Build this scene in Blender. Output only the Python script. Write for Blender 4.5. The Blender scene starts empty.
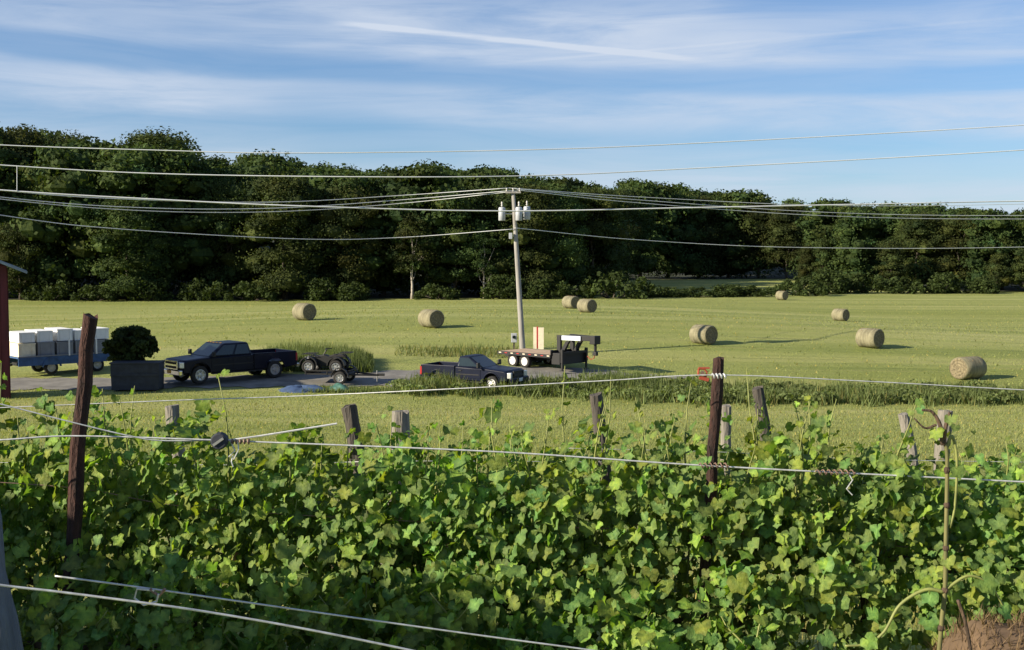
import bpy, math, random
import numpy as np
from mathutils import Vector, Matrix
rnd = random.Random(7)
R = math.radians
SC = bpy.context.scene
COL = SC.collection

# ------------------------------------------------------------------ camera
FPX, ZC, YH = 1200.0, 6.7, 250.0
PITCH = math.atan((325 - YH) / FPX)
cd = bpy.data.cameras.new('camera'); cam = bpy.data.objects.new('camera', cd); COL.objects.link(cam)
cd.sensor_width = 36; cd.lens = 36 * FPX / 1024; cd.clip_end = 6000; cd.clip_start = 0.05
cam.location = (0, 0, ZC); cam.rotation_euler = (math.pi / 2 - PITCH, 0, 0)
SC.camera = cam
SC.render.resolution_x = 1024; SC.render.resolution_y = 650

# ------------------------------------------------------------------ sun, sky, exposure
SUN_EL, SUN_A = R(24), R(22)
SDIR = Vector((-math.cos(SUN_A) * math.cos(SUN_EL), -math.sin(SUN_A) * math.cos(SUN_EL), math.sin(SUN_EL)))
sl = bpy.data.lights.new('sun', 'SUN'); sl.energy = 5.0; sl.angle = R(0.55); sl.color = (1.0, 0.88, 0.68)
so = bpy.data.objects.new('sun', sl); COL.objects.link(so)
so.rotation_euler = (-SDIR).to_track_quat('-Z', 'Y').to_euler(); so.location = (-40, -5, 40)
SC.view_settings.view_transform = 'Standard'; SC.view_settings.look = 'None'
SC.view_settings.exposure = 0.9; SC.view_settings.gamma = 1.0

W = bpy.data.worlds.new('World'); SC.world = W; W.use_nodes = True
nt = W.node_tree; nt.nodes.clear()
def N(t, k, **kw):
    n = t.nodes.new(k)
    for a, b in kw.items(): setattr(n, a, b)
    return n
class G:
    """tiny helper for node graphs"""
    def __init__(s, t): s.t = t
    def val(s, n, i, v):
        if isinstance(v, bpy.types.NodeSocket): s.t.links.new(v, n.inputs[i])
        elif v is not None: n.inputs[i].default_value = v
    def math(s, op, a, b=None, c=None, clamp=False):
        n = N(s.t, 'ShaderNodeMath', operation=op); n.use_clamp = clamp
        s.val(n, 0, a); s.val(n, 1, b); s.val(n, 2, c); return n.outputs[0]
    def vmath(s, op, a, b=None, out=0):
        n = N(s.t, 'ShaderNodeVectorMath', operation=op); s.val(n, 0, a); s.val(n, 1, b); return n.outputs[out]
    def noise(s, vec, scale, detail=4, rough=0.55, dist=0.0):
        n = N(s.t, 'ShaderNodeTexNoise'); s.val(n, 'Vector', vec); n.inputs['Scale'].default_value = scale
        n.inputs['Detail'].default_value = detail; n.inputs['Roughness'].default_value = rough
        n.inputs['Distortion'].default_value = dist; return n.outputs[0]
    def ramp(s, f, stops, interp='LINEAR'):
        n = N(s.t, 'ShaderNodeValToRGB'); s.val(n, 0, f); e = n.color_ramp.elements
        n.color_ramp.interpolation = interp
        while len(e) < len(stops): e.new(0.5)
        for x, (p, c) in zip(e, stops):
            x.position = p
            if isinstance(c, (int, float)): c = (c, c, c)
            x.color = (*c, 1)
        return n.outputs[0]
    def mix(s, f, a, b, blend='MIX'):
        n = N(s.t, 'ShaderNodeMix', data_type='RGBA', blend_type=blend)
        s.val(n, 0, f)
        for i, v in ((6, a), (7, b)):
            if isinstance(v, tuple) and len(v) == 3: v = (*v, 1)
            s.val(n, i, v)
        return n.outputs[2]
    def remap(s, v, a, b, c=0.0, d=1.0, smooth=True):
        n = N(s.t, 'ShaderNodeMapRange'); n.interpolation_type = 'SMOOTHSTEP' if smooth else 'LINEAR'
        s.val(n, 0, v)
        for i, x in enumerate((a, b, c, d)): n.inputs[1 + i].default_value = x
        return n.outputs[0]
    def mapping(s, vec, loc=(0, 0, 0), rot=(0, 0, 0), scale=(1, 1, 1)):
        n = N(s.t, 'ShaderNodeMapping'); s.val(n, 0, vec)
        n.inputs[1].default_value = loc; n.inputs[2].default_value = rot; n.inputs[3].default_value = scale
        return n.outputs[0]

g = G(nt)
sky = N(nt, 'ShaderNodeTexSky', sky_type='NISHITA'); sky.sun_disc = False
sky.sun_elevation = SUN_EL; sky.sun_rotation = math.atan2(SDIR.x, SDIR.y)
sky.altitude = 300; sky.air_density = 1.0; sky.dust_density = 0.4; sky.ozone_density = 3.0
tc = N(nt, 'ShaderNodeTexCoord'); dirv = tc.outputs['Generated']
sep = N(nt, 'ShaderNodeSeparateXYZ'); nt.links.new(dirv, sep.inputs[0])
# thin cirrus: streaks on a flat layer high above, seen at a low angle
az = g.math('ARCTAN2', sep.outputs[0], sep.outputs[1])
elv = g.math('ARCSINE', sep.outputs[2])
comb = N(nt, 'ShaderNodeCombineXYZ'); g.val(comb, 0, az); g.val(comb, 1, elv)
cv = comb.outputs[0]
warp = g.math('MULTIPLY_ADD', g.noise(g.mapping(cv, scale=(2.2, 9, 1)), 1.0, 4), 0.036, g.math('MULTIPLY_ADD', az, 0.03, -0.019))
ev = g.math('ADD', elv, warp)
bands = g.ramp(g.math('MULTIPLY', ev, 4.0, clamp=True), [(0.0, 0.85), (0.20, 0.72), (0.30, 0.50), (0.375, 0.30), (0.44, 0.74), (0.50, 0.68), (0.545, 0.22), (0.58, 0.26), (0.63, 0.74), (0.74, 0.78), (0.82, 0.42), (0.92, 0.34), (1.0, 0.26)], 'EASE')
streak = g.noise(g.mapping(cv, rot=(0, 0, 0.05), scale=(4.5, 46, 1)), 1.0, 8, 0.65, 0.7)
big = g.noise(g.mapping(cv, loc=(3.1, 0.6, 0), scale=(2.6, 10, 1)), 1.0, 3)
cl = g.math('MULTIPLY', bands, g.remap(streak, 0.22, 0.66, 0.45, 1.1))
cl = g.math('MULTIPLY', cl, g.remap(big, 0.30, 0.60, 0.5, 1.05), clamp=True)
def contrail(p0, p1, wd, amt):
    def dv(px, py):
        v = Vector(((px - 512) / FPX, 1 * math.cos(PITCH) + (325 - py) / FPX * math.sin(PITCH), -math.sin(PITCH) + (325 - py) / FPX * math.cos(PITCH)))
        return v.normalized()
    a, b = dv(*p0), dv(*p1); n = a.cross(b).normalized(); m = ((a + b) / 2).normalized(); tdir = n.cross(m)
    half = abs(math.asin(max(-1, min(1, a.dot(tdir)))))
    d = g.math('ABSOLUTE', g.vmath('DOT_PRODUCT', dirv, tuple(n), out=1))
    t = g.math('ABSOLUTE', g.vmath('DOT_PRODUCT', dirv, tuple(tdir), out=1))
    k = g.math('MULTIPLY', g.remap(d, wd * 0.15, wd, 1, 0), g.remap(t, half * 0.6, half, 1, 0))
    fwd = g.vmath('DOT_PRODUCT', dirv, tuple(m), out=1)
    k = g.math('MULTIPLY', k, g.remap(fwd, 0.2, 0.4, 0, 1))
    return g.math('MULTIPLY', k, g.math('MULTIPLY', g.remap(streak, 0.2, 0.6, 0.5, 1.1), amt))
tr = g.math('ADD', contrail((310, 20), (720, 62), 0.0034, 0.5), contrail((430, 70), (1120, 8), 0.0016, 0.09))
cl = g.math('ADD', cl, tr, clamp=True)
tint = g.mix(1.0, sky.outputs[0], (0.72, 0.98, 1.27), 'MULTIPLY')
skyc = g.mix(cl, tint, (6.3, 7.1, 8.4))
bg = N(nt, 'ShaderNodeBackground'); bg.inputs[1].default_value = 0.054
nt.links.new(skyc, bg.inputs[0])
wo = N(nt, 'ShaderNodeOutputWorld'); nt.links.new(bg.outputs[0], wo.inputs[0])

# ------------------------------------------------------------------ pixel helper
def ray(px, py):
    u, v = (px - 512) / FPX, (325 - py) / FPX
    return Vector((u, math.cos(PITCH) + v * math.sin(PITCH), -math.sin(PITCH) + v * math.cos(PITCH)))
def P(px, py, d):
    r = ray(px, py); k = d / r.y
    return Vector((r.x * k, d, ZC + r.z * k))
def X(px, d): return (px - 512) / FPX * d

# ------------------------------------------------------------------ terrain height
_pts = [(304, 320, 13.5), (431, 327, 14.6), (587, 313, 11.2), (571, 308, 10), (704, 343, 15.8), (871, 346, 15.8),
        (841, 321, 10.8), (782, 300, 7.5), (970, 384, 18.6), (230, 381, 20.2), (470, 384, 19.8), (565, 371, 18), (522, 356, 17.1),
        (40, 381, 20), (136, 391, 21), (1010, 395, 21), (20, 397, 21.8), (60, 301, 7.5), (300, 301, 7.5), (560, 299, 7.4), (900, 294, 6.4), (1000, 293, 6.3)]
_q = []
for a, b, s in _pts:
    p = P(a, b, FPX / s); _q.append((p.x, p.y, p.z))
for a in (-90, -60, -30, 30, 60, 90):
    _q += [(a, 42, 0.0), (a * 1.6, 190, 0), (a * 2.2, 290, 0)]
_q = np.array(_q); _S = 20.0
_K = np.exp(-((_q[:, None, :2] - _q[None, :, :2]) ** 2).sum(-1) / (2 * _S * _S)) + 0.03 * np.eye(len(_q))
_Wt = np.linalg.solve(_K, _q[:, 2])
def sstep(a, b, x):
    t = np.clip((x - a) / (b - a), 0, 1); return t * t * (3 - 2 * t)
def H(x, y):
    x = np.asarray(x, float); y = np.asarray(y, float)
    f = np.zeros(np.broadcast(x, y).shape)
    for (qx, qy, _), w in zip(_q, _Wt): f = f + w * np.exp(-((x - qx) ** 2 + (y - qy) ** 2) / (2 * _S * _S))
    f = f * sstep(34, 54, y)
    near = np.interp(y, [-60, 0, 3, 5.5, 7, 9, 15, 25, 36, 44, 52], [5.2, 5.0, 4.92, 4.78, 4.55, 4.1, 2.9, 1.45, 0.45, 0.1, 0])
    near = near - 0.05 * np.clip(x, -6, 6) * sstep(30, 5, y)
    th = np.arctan2(x, np.maximum(y, 1))
    hill = sstep(172, 340, y) * (3.0 + 17 * sstep(0.20, -0.42, th)) * sstep(500, 340, y + 0 * x) + sstep(300, 480, y) * 4
    hill = hill * sstep(0.12, 0.04, th) + sstep(290, 400, y) * 5 * sstep(0.04, 0.12, th)
    return f + near + hill
def HZ(x, y): return float(H(x, y))

def ghit(px, py):
    """depth at which the view ray of a pixel meets the ground"""
    px = np.asarray(px, float); py = np.asarray(py, float); d = 6.7 * FPX / (py - YH)
    for _ in range(25): d = .6 * d + .4 * (ZC - H((px - 512) / FPX * d, d)) * FPX / (py - YH)
    return d
# ------------------------------------------------------------------ mesh builder
class MB:
    def __init__(s): s.v = []; s.f = []; s.M = Matrix()
    def _add(s, vs, fs):
        b = len(s.v); s.v += [tuple(s.M @ Vector(p)) for p in vs]; s.f += [tuple(i + b for i in f) for f in fs]
    def box(s, c, d, rot=None, taper=1.0):
        hx, hy, hz = d[0] / 2, d[1] / 2, d[2] / 2
        vs = []
        for z, k in ((-hz, 1), (hz, taper)):
            for a, b in ((-1, -1), (1, -1), (1, 1), (-1, 1)): vs.append(Vector((a * hx * k, b * hy * k, z)))
        if rot: 
            m = Matrix.Rotation(rot[0], 3, 'X') if len(rot) == 1 else (Matrix.Rotation(rot[2], 3, 'Z') @ Matrix.Rotation(rot[1], 3, 'Y') @ Matrix.Rotation(rot[0], 3, 'X'))
            vs = [m @ p for p in vs]
        s._add([p + Vector(c) for p in vs], [(0, 3, 2, 1), (4, 5, 6, 7), (0, 1, 5, 4), (1, 2, 6, 5), (2, 3, 7, 6), (3, 0, 4, 7)]); return s
    def prism(s, poly, y0, y1, top_in=0.0):
        """poly in (x,z) extruded along y"""
        n = len(poly)
        vs = [(a, y0, b) for a, b in poly] + [(a, y1, b) for a, b in poly]
        fs = [tuple(range(n)), tuple(range(2 * n - 1, n - 1, -1))] + [(i, i + n, (i + 1) % n + n, (i + 1) % n) for i in range(n)]
        s._add(vs, fs); return s
    def prism_layers(s, poly, layers):
        """like prism, but each layer is (y, function on the (x,z) outline)"""
        n = len(poly); vs = []
        for y, fn in layers: vs += [(fn(a, b)[0], y, fn(a, b)[1]) for a, b in poly]
        m = len(layers); fs = [tuple(range(n)), tuple(range(m * n - 1, (m - 1) * n - 1, -1))]
        for j in range(m - 1): fs += [(j * n + i, (j + 1) * n + i, (j + 1) * n + (i + 1) % n, j * n + (i + 1) % n) for i in range(n)]
        s._add(vs, fs); return s
    def hexa(s, p8):
        s._add(p8, [(0, 3, 2, 1), (4, 5, 6, 7), (0, 1, 5, 4), (1, 2, 6, 5), (2, 3, 7, 6), (3, 0, 4, 7)]); return s
    def tube(s, pts, rad, n=8, cap=True):
        pts = [Vector(p) for p in pts]; m = len(pts)
        if not hasattr(rad, '__len__'): rad = [rad] * m
        vs = []; ref = None
        for i, p in enumerate(pts):
            t = (pts[min(i + 1, m - 1)] - pts[max(i - 1, 0)]).normalized()
            if ref is None:
                ref = t.orthogonal().normalized()
            ref = (ref - t * ref.dot(t))
            ref = ref.normalized() if ref.length > 1e-6 else t.orthogonal().normalized()
            bi = t.cross(ref)
            for k in range(n):
                a = 2 * math.pi * k / n
                vs.append(p + (ref * math.cos(a) + bi * math.sin(a)) * rad[i])
        fs = []
        for i in range(m - 1):
            for k in range(n):
                k2 = (k + 1) % n
                fs.append((i * n + k, i * n + k2, (i + 1) * n + k2, (i + 1) * n + k))
        if cap: fs += [tuple(range(n - 1, -1, -1)), tuple(range((m - 1) * n, m * n))]
        s._add(vs, fs); return s
    def lathe(s, prof, c=(0, 0, 0), n=24, axis='y', cap=True):
        """prof: (radius, along-axis)"""
        vs = []; c = Vector(c)
        for r, h in prof:
            for k in range(n):
                a = 2 * math.pi * k / n
                q = {'y': (r * math.cos(a), h, r * math.sin(a)), 'z': (r * math.cos(a), r * math.sin(a), h), 'x': (h, r * math.cos(a), r * math.sin(a))}[axis]
                vs.append(c + Vector(q))
        fs = []
        for i in range(len(prof) - 1):
            for k in range(n):
                k2 = (k + 1) % n
                fs.append((i * n + k, i * n + k2, (i + 1) * n + k2, (i + 1) * n + k))
        if cap: fs += [tuple(range(n)), tuple(range((len(prof) - 1) * n, len(prof) * n))]
        s._add(vs, fs); return s
    def build(s, name, mat, parent=None, smooth=False, bevel=0.0):
        me = bpy.data.meshes.new(name); me.from_pydata(s.v, [], s.f); me.update()
        import bmesh
        bm = bmesh.new(); bm.from_mesh(me); bmesh.ops.recalc_face_normals(bm, faces=bm.faces); bm.to_mesh(me); bm.free()
        return link(name, me, mat, parent, smooth, bevel)
def link(name, me, mat, parent=None, smooth=False, bevel=0.0):
    o = bpy.data.objects.new(name, me); COL.objects.link(o)
    if mat is not None and not me.materials: me.materials.append(mat)
    if smooth: me.polygons.foreach_set('use_smooth', [True] * len(me.polygons))
    if bevel:
        b = o.modifiers.new('bevel', 'BEVEL'); b.width = bevel; b.segments = 2; b.limit_method = 'ANGLE'; b.angle_limit = R(35)
    if parent: o.parent = parent
    return o
def npmesh(name, verts, faces_n, mat, parent=None, tint=None, smooth=False):
    """verts (n*k,3) with k verts per face in order; or (verts, index array)"""
    verts = np.asarray(verts, np.float32)
    me = bpy.data.meshes.new(name)
    nv = len(verts)
    if isinstance(faces_n, int): k = faces_n; idx = np.arange(nv, dtype=np.int32); nf = nv // k
    else: idx = np.asarray(faces_n, np.int32); nf, k = idx.shape; idx = idx.ravel()
    me.vertices.add(nv); me.vertices.foreach_set('co', verts.ravel())
    me.loops.add(len(idx)); me.loops.foreach_set('vertex_index', idx)
    me.polygons.add(nf); me.polygons.foreach_set('loop_start', np.arange(nf, dtype=np.int32) * k)
    me.polygons.foreach_set('loop_total', np.full(nf, k, np.int32))
    me.update(calc_edges=True)
    if tint is not None:
        ca = me.color_attributes.new('tint', 'FLOAT_COLOR', 'POINT')
        t = np.ones((nv, 4), np.float32); t[:, :3] = tint; ca.data.foreach_set('color', t.ravel())
    return link(name, me, mat, parent, smooth)
def tag(o, label=None, cat=None, group=None, kind=None):
    if label: o['label'] = label
    if cat: o['category'] = cat
    if group: o['group'] = group
    if kind: o['kind'] = kind
    return o
def thing(name, label, cat, loc=(0, 0, 0), rz=0.0, group=None):
    o = bpy.data.objects.new(name, None); COL.objects.link(o); o.location = loc; o.rotation_euler = (0, 0, rz)
    o.empty_display_size = 0.2
    return tag(o, label, cat, group)
def copy_tree(o, parent=None):
    c = o.copy(); COL.objects.link(c); c.parent = parent
    for ch in list(o.children): copy_tree(ch, c)
    return c

# ------------------------------------------------------------------ materials
def newmat(name):
    m = bpy.data.materials.new(name); m.use_nodes = True
    t = m.node_tree; b = t.nodes['Principled BSDF']; return m, t, b, G(t)
def mat(name, c, rough=0.6, metal=0.0, var=0.25, scale=3.0, bump=0.0, spec=0.5, c2=None, stretch=(1, 1, 1), coat=0.0, trans=0.0):
    m, t, b, gg = newmat(name)
    co = N(t, 'ShaderNodeTexCoord').outputs['Object']
    co = gg.mapping(co, scale=stretch)
    n = gg.noise(co, scale, 5, 0.6)
    lo = tuple(x * (1 - var) for x in c); hi = tuple(min(1, x * (1 + var)) for x in c)
    if c2: lo, hi = c, c2
    col = gg.ramp(n, [(0.3, lo), (0.7, hi)])
    t.links.new(col, b.inputs['Base Color'])
    b.inputs['Roughness'].default_value = rough; b.inputs['Metallic'].default_value = metal
    b.inputs['Specular IOR Level'].default_value = spec; b.inputs['Coat Weight'].default_value = coat
    b.inputs['Transmission Weight'].default_value = trans
    if bump:
        bp = N(t, 'ShaderNodeBump'); bp.inputs['Strength'].default_value = bump; bp.inputs['Distance'].default_value = 0.02
        gg.val(bp, 'Height', gg.noise(co, scale * 4, 4)); t.links.new(bp.outputs[0], b.inputs['Normal'])
    return m
def leafmat(name, base, trans=0.35, rough=0.5, hv=0.0, spec=0.3, tcol=(1.25, 1.25, 0.45), mottle=0):
    """base colour times the mesh attribute 'tint', thin translucent"""
    m, t, b, gg = newmat(name)
    at = N(t, 'ShaderNodeAttribute'); at.attribute_name = 'tint'
    col = gg.mix(1.0, at.outputs['Color'], base, 'MULTIPLY')
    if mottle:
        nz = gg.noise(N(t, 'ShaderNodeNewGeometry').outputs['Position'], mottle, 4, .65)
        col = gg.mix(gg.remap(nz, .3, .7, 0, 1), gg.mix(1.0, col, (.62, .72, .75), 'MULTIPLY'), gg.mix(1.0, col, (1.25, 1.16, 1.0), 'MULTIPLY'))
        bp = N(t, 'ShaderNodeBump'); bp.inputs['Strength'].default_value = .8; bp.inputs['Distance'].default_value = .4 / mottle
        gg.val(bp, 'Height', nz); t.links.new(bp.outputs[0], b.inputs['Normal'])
    oi = N(t, 'ShaderNodeObjectInfo')
    if hv:
        hs = N(t, 'ShaderNodeHueSaturation'); gg.val(hs, 'Color', col)
        gg.val(hs, 'Hue', gg.math('MULTIPLY_ADD', oi.outputs['Random'], 0.05, 0.475))
        gg.val(hs, 'Value', gg.math('MULTIPLY_ADD', oi.outputs['Random'], hv * 2, 1 - hv)); col = hs.outputs[0]
    t.links.new(col, b.inputs['Base Color']); b.inputs['Roughness'].default_value = rough
    b.inputs['Specular IOR Level'].default_value = spec
    tr = N(t, 'ShaderNodeBsdfTranslucent'); t.links.new(gg.mix(1.0, col, tcol, 'MULTIPLY'), tr.inputs[0])
    mx = N(t, 'ShaderNodeMixShader'); mx.inputs[0].default_value = trans
    t.links.new(b.outputs[0], mx.inputs[1]); t.links.new(tr.outputs[0], mx.inputs[2])
    t.links.new(mx.outputs[0], t.nodes['Material Output'].inputs[0]); return m

def hayfield_mat():
    m, t, b, gg = newmat('hayfield')
    pos = N(t, 'ShaderNodeNewGeometry').outputs['Position']
    ps = gg.mapping(pos, scale=(1, 1, 0))
    big = gg.noise(gg.mapping(ps, scale=(0.012, 0.045, 1)), 1.0, 4)
    rows = gg.noise(gg.mapping(ps, rot=(0, 0, 0.06), scale=(0.018, 0.26, 1)), 1.0, 3, 0.6, 0.3)
    swath = gg.noise(gg.mapping(ps, rot=(0, 0, -0.02), scale=(0.05, 1.3, 1)), 1.0, 4, 0.65)
    tuft = gg.noise(ps, 0.9, 5, 0.7)
    fine = gg.noise(ps, 7.0, 4, 0.75)
    col = gg.ramp(rows, [(0.30, (0.190, 0.230, 0.066)), (0.50, (0.290, 0.318, 0.105)), (0.68, (0.385, 0.380, 0.155))])
    col = gg.mix(gg.remap(big, 0.35, 0.65, 0, 0.55), col, (0.185, 0.215, 0.042))
    col = gg.mix(gg.remap(swath, 0.55, 0.75, 0, 0.6), col, (0.33, 0.29, 0.12))
    col = gg.mix(gg.remap(swath, 0.42, 0.28, 0, 0.6), col, (0.085, 0.125, 0.03))
    col = gg.mix(gg.remap(tuft, 0.62, 0.72, 0, 0.35), col, (0.09, 0.13, 0.03))
    col = gg.mix(gg.remap(fine, 0.3, 0.7, 0.0, 0.2), col, (0.30, 0.30, 0.12))
    t.links.new(col, b.inputs['Base Color']); b.inputs['Roughness'].default_value = 0.9
    b.inputs['Specular IOR Level'].default_value = 0.1
    bp = N(t, 'ShaderNodeBump'); bp.inputs['Strength'].default_value = 0.9; bp.inputs['Distance'].default_value = 0.25
    hgt = gg.math('ADD', gg.math('MULTIPLY', fine, 0.5), gg.math('ADD', swath, gg.math('MULTIPLY', tuft, 0.5)))
    gg.val(bp, 'Height', hgt); t.links.new(bp.outputs[0], b.inputs['Normal'])
    return m

M = {}
M['field'] = hayfield_mat()
M['gravel'] = mat('gravel', (0.115, 0.11, 0.10), 0.95, var=0.35, scale=1.2, bump=0.6, c2=(0.22, 0.21, 0.19))
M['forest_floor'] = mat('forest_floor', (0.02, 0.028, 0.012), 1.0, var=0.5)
M['drygrass'] = mat('drygrass', (0.07, 0.045, 0.028), 1.0, var=0.5, scale=6, c2=(0.16, 0.105, 0.06))
M['bark'] = mat('bark', (0.09, 0.075, 0.06), 0.95, var=0.5, scale=8, bump=0.8, stretch=(1, 1, 0.25))
M['palebark'] = mat('palebark', (0.36, 0.32, 0.27), 0.9, var=0.35, scale=2)
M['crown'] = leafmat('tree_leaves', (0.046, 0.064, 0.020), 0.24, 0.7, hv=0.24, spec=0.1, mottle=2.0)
M['shrub'] = leafmat('shrub_leaves', (0.042, 0.062, 0.018), 0.28, 0.7, spec=0.1)
M['weed'] = leafmat('weed_blades', (0.140, 0.178, 0.066), 0.42, 0.7, spec=0.2)
M['grass'] = leafmat('grass_blades', (0.262, 0.292, 0.10), 0.4, 0.7, spec=0.2)
M['straw'] = leafmat('straw_blades', (0.19, 0.13, 0.075), 0.3, 0.8, spec=0.2)
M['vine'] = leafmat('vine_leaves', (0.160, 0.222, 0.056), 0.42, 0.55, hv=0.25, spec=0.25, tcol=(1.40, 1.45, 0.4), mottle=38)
M['shoot'] = mat('shoot', (0.20, 0.22, 0.06), 0.6, var=0.3, scale=20)
M['cane'] = mat('cane_skin', (0.07, 0.075, 0.025), 0.7, var=0.4, scale=25, c2=(0.19, 0.17, 0.06), stretch=(1, 1, .3))
M['vinewood'] = mat('vinewood', (0.085, 0.055, 0.035), 0.95, var=0.5, scale=30, bump=0.8, stretch=(1, 1, 0.2))
M['rustpost'] = mat('rustpost', (0.010, 0.006, 0.005), 0.95, var=0.5, scale=22, bump=1.0, c2=(0.072, 0.028, 0.020), stretch=(1, 1, 0.3))
M['greypost'] = mat('greypost', (0.10, 0.092, 0.078), 0.95, var=0.4, scale=14, bump=1.0, c2=(0.29, 0.265, 0.225), stretch=(1, 1, 0.12))
M['darkpost'] = mat('darkpost', (0.045, 0.04, 0.036), 0.95, var=0.5, scale=14, bump=1.0, c2=(0.10, 0.085, 0.07), stretch=(1, 1, 0.12))
M['nearpost'] = mat('nearpost', (0.045, 0.058, 0.085), 0.9, var=0.35, scale=22, bump=0.8, c2=(0.12, 0.145, 0.19), stretch=(1, 1, 0.1))
M['wire'] = mat('galvanised', (0.55, 0.56, 0.56), 0.45, 0.35, var=0.25, scale=40)
M['tiewire'] = mat('rusty_wire', (0.20, 0.13, 0.10), 0.7, 0.3, var=0.5, scale=60)
M['cable'] = mat('cable', (0.66, 0.68, 0.70), 0.5, 0.1, var=0.1, scale=0.5)
M['pole'] = mat('polewood', (0.20, 0.19, 0.175), 0.9, var=0.35, scale=6, bump=0.6, c2=(0.36, 0.345, 0.32), stretch=(1, 1, 0.08))
M['can'] = mat('transformer_grey', (0.40, 0.42, 0.45), 0.45, 0.0, var=0.1)
M['porcelain'] = mat('porcelain', (0.55, 0.53, 0.5), 0.3, var=0.1)
M['orange'] = mat('orange_plastic', (0.33, 0.06, 0.03), 0.55, var=0.25, scale=60)
M['hay'] = mat('hay_side', (0.12, 0.11, 0.065), 0.95, var=0.4, scale=5, bump=1.0, c2=(0.30, 0.275, 0.175), stretch=(1, 0.25, 0.25))
M['hayend'] = mat('hay_end', (0.08, 0.068, 0.042), 0.95, var=0.4, scale=9, bump=1.0, c2=(0.28, 0.23, 0.135))
M['paint'] = mat('navy_paint', (0.004, 0.006, 0.017), 0.32, 0.0, var=0.15, scale=1, spec=.18, coat=0.05)
M['paint2'] = mat('dull_navy_paint', (0.006, 0.009, 0.024), 0.4, 0.0, var=0.25, scale=1.5, spec=.18, coat=0.04)
M['glass'] = mat('dark_glass', (0.012, 0.02, 0.02), 0.06, 0.0, var=0.2, spec=0.6)
M['chrome'] = mat('chrome', (0.80, 0.79, 0.77), 0.14, 1.0, var=0.05)
M['black'] = mat('black_metal', (0.006, 0.006, 0.0065), 0.6, 0.0, var=0.3)
M['rubber'] = mat('rubber', (0.016, 0.015, 0.015), 0.85, 0.0, var=0.3, bump=0.4, scale=12)
M['rim'] = mat('rim_alloy', (0.42, 0.42, 0.43), 0.35, 0.7, var=0.15)
M['whiterim'] = mat('white_rim', (0.82, 0.81, 0.78), 0.45, 0.0, var=0.08)
M['lamp'] = mat('headlight_lens', (0.75, 0.76, 0.78), 0.12, 0.3, var=0.1)
M['amber'] = mat('plate_yellow', (0.85, 0.42, 0.05), 0.5, var=0.1)
M['redlens'] = mat('red_lens', (0.35, 0.02, 0.02), 0.3, var=0.1)
M['white'] = mat('white_paint', (0.78, 0.78, 0.76), 0.55, var=0.08)
M['cream'] = mat('cream_board', (0.78, 0.70, 0.52), 0.7, var=0.12, scale=5)
M['greycrate'] = mat('grey_crate', (0.20, 0.21, 0.23), 0.7, var=0.15, scale=3)
M['blue'] = mat('wagon_blue', (0.030, 0.085, 0.21), 0.5, var=0.3, scale=4)
M['plank'] = mat('deck_plank', (0.34, 0.25, 0.17), 0.9, var=0.35, scale=6, stretch=(0.15, 1, 1))
M['redtape'] = mat('red_tape', (0.45, 0.03, 0.03), 0.4, var=0.1)
M['barn'] = mat('barn_red', (0.085, 0.014, 0.020), 0.85, var=0.35, scale=3, stretch=(1, 1, 0.15))
M['tin'] = mat('roof_tin', (0.22, 0.26, 0.31), 0.4, 0.5, var=0.2, scale=3)
M['slate'] = mat('bin_slate', (0.020, 0.024, 0.036), 0.75, var=0.35, scale=4)
M['tarp'] = mat('blue_tarp', (0.05, 0.085, 0.17), 0.5, var=0.35, scale=4)
M['tarp2'] = mat('green_tarp', (0.05, 0.14, 0.11), 0.55, var=0.35, scale=4)
M['banner'] = mat('banner_white', (0.72, 0.80, 0.90), 0.5, var=0.05)
M['bannerink'] = mat('banner_ink', (0.10, 0.22, 0.50), 0.5, var=0.1)

# ------------------------------------------------------------------ ground sheets
def sheet(name, xs, ys, dz, m, mask=None):
    xx, yy = np.meshgrid(xs, ys); zz = H(xx, yy) + dz
    v = np.stack([xx, yy, zz], -1).reshape(-1, 3); nx = len(xs)
    i = np.arange(len(ys) - 1)[:, None] * nx + np.arange(nx - 1)[None, :]
    f = np.stack([i, i + 1, i + nx + 1, i + nx], -1).reshape(-1, 4)
    o = npmesh(name, v, f, m, smooth=True); return tag(o, kind='structure')
def spaced(*seg):
    out = [seg[0][0]]
    for a, b, st in seg: out += list(np.arange(a, b, st)[1:] if out[-1] == a else np.arange(a, b, st)) + [b]
    return np.unique(np.round(out, 4))
sheet('ground', spaced((-3000, -150, 190), (-150, 150, 2.0), (150, 3000, 190)), spaced((-60, 2, 4), (2, 12, 0.5), (12, 130, 1.5), (130, 520, 6), (520, 4000, 290)), 0, M['field'])
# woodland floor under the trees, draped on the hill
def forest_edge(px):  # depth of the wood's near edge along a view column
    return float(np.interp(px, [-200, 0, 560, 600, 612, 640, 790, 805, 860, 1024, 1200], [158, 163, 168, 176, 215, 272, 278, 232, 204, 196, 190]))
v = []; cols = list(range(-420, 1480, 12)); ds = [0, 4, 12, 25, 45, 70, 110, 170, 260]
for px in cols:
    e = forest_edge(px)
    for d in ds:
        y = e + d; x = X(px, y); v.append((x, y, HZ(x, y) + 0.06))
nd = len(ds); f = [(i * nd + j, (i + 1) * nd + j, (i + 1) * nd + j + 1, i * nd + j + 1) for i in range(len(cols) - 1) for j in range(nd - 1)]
tag(npmesh('forest_floor', v, f, M['forest_floor'], smooth=True), kind='structure')
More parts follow.
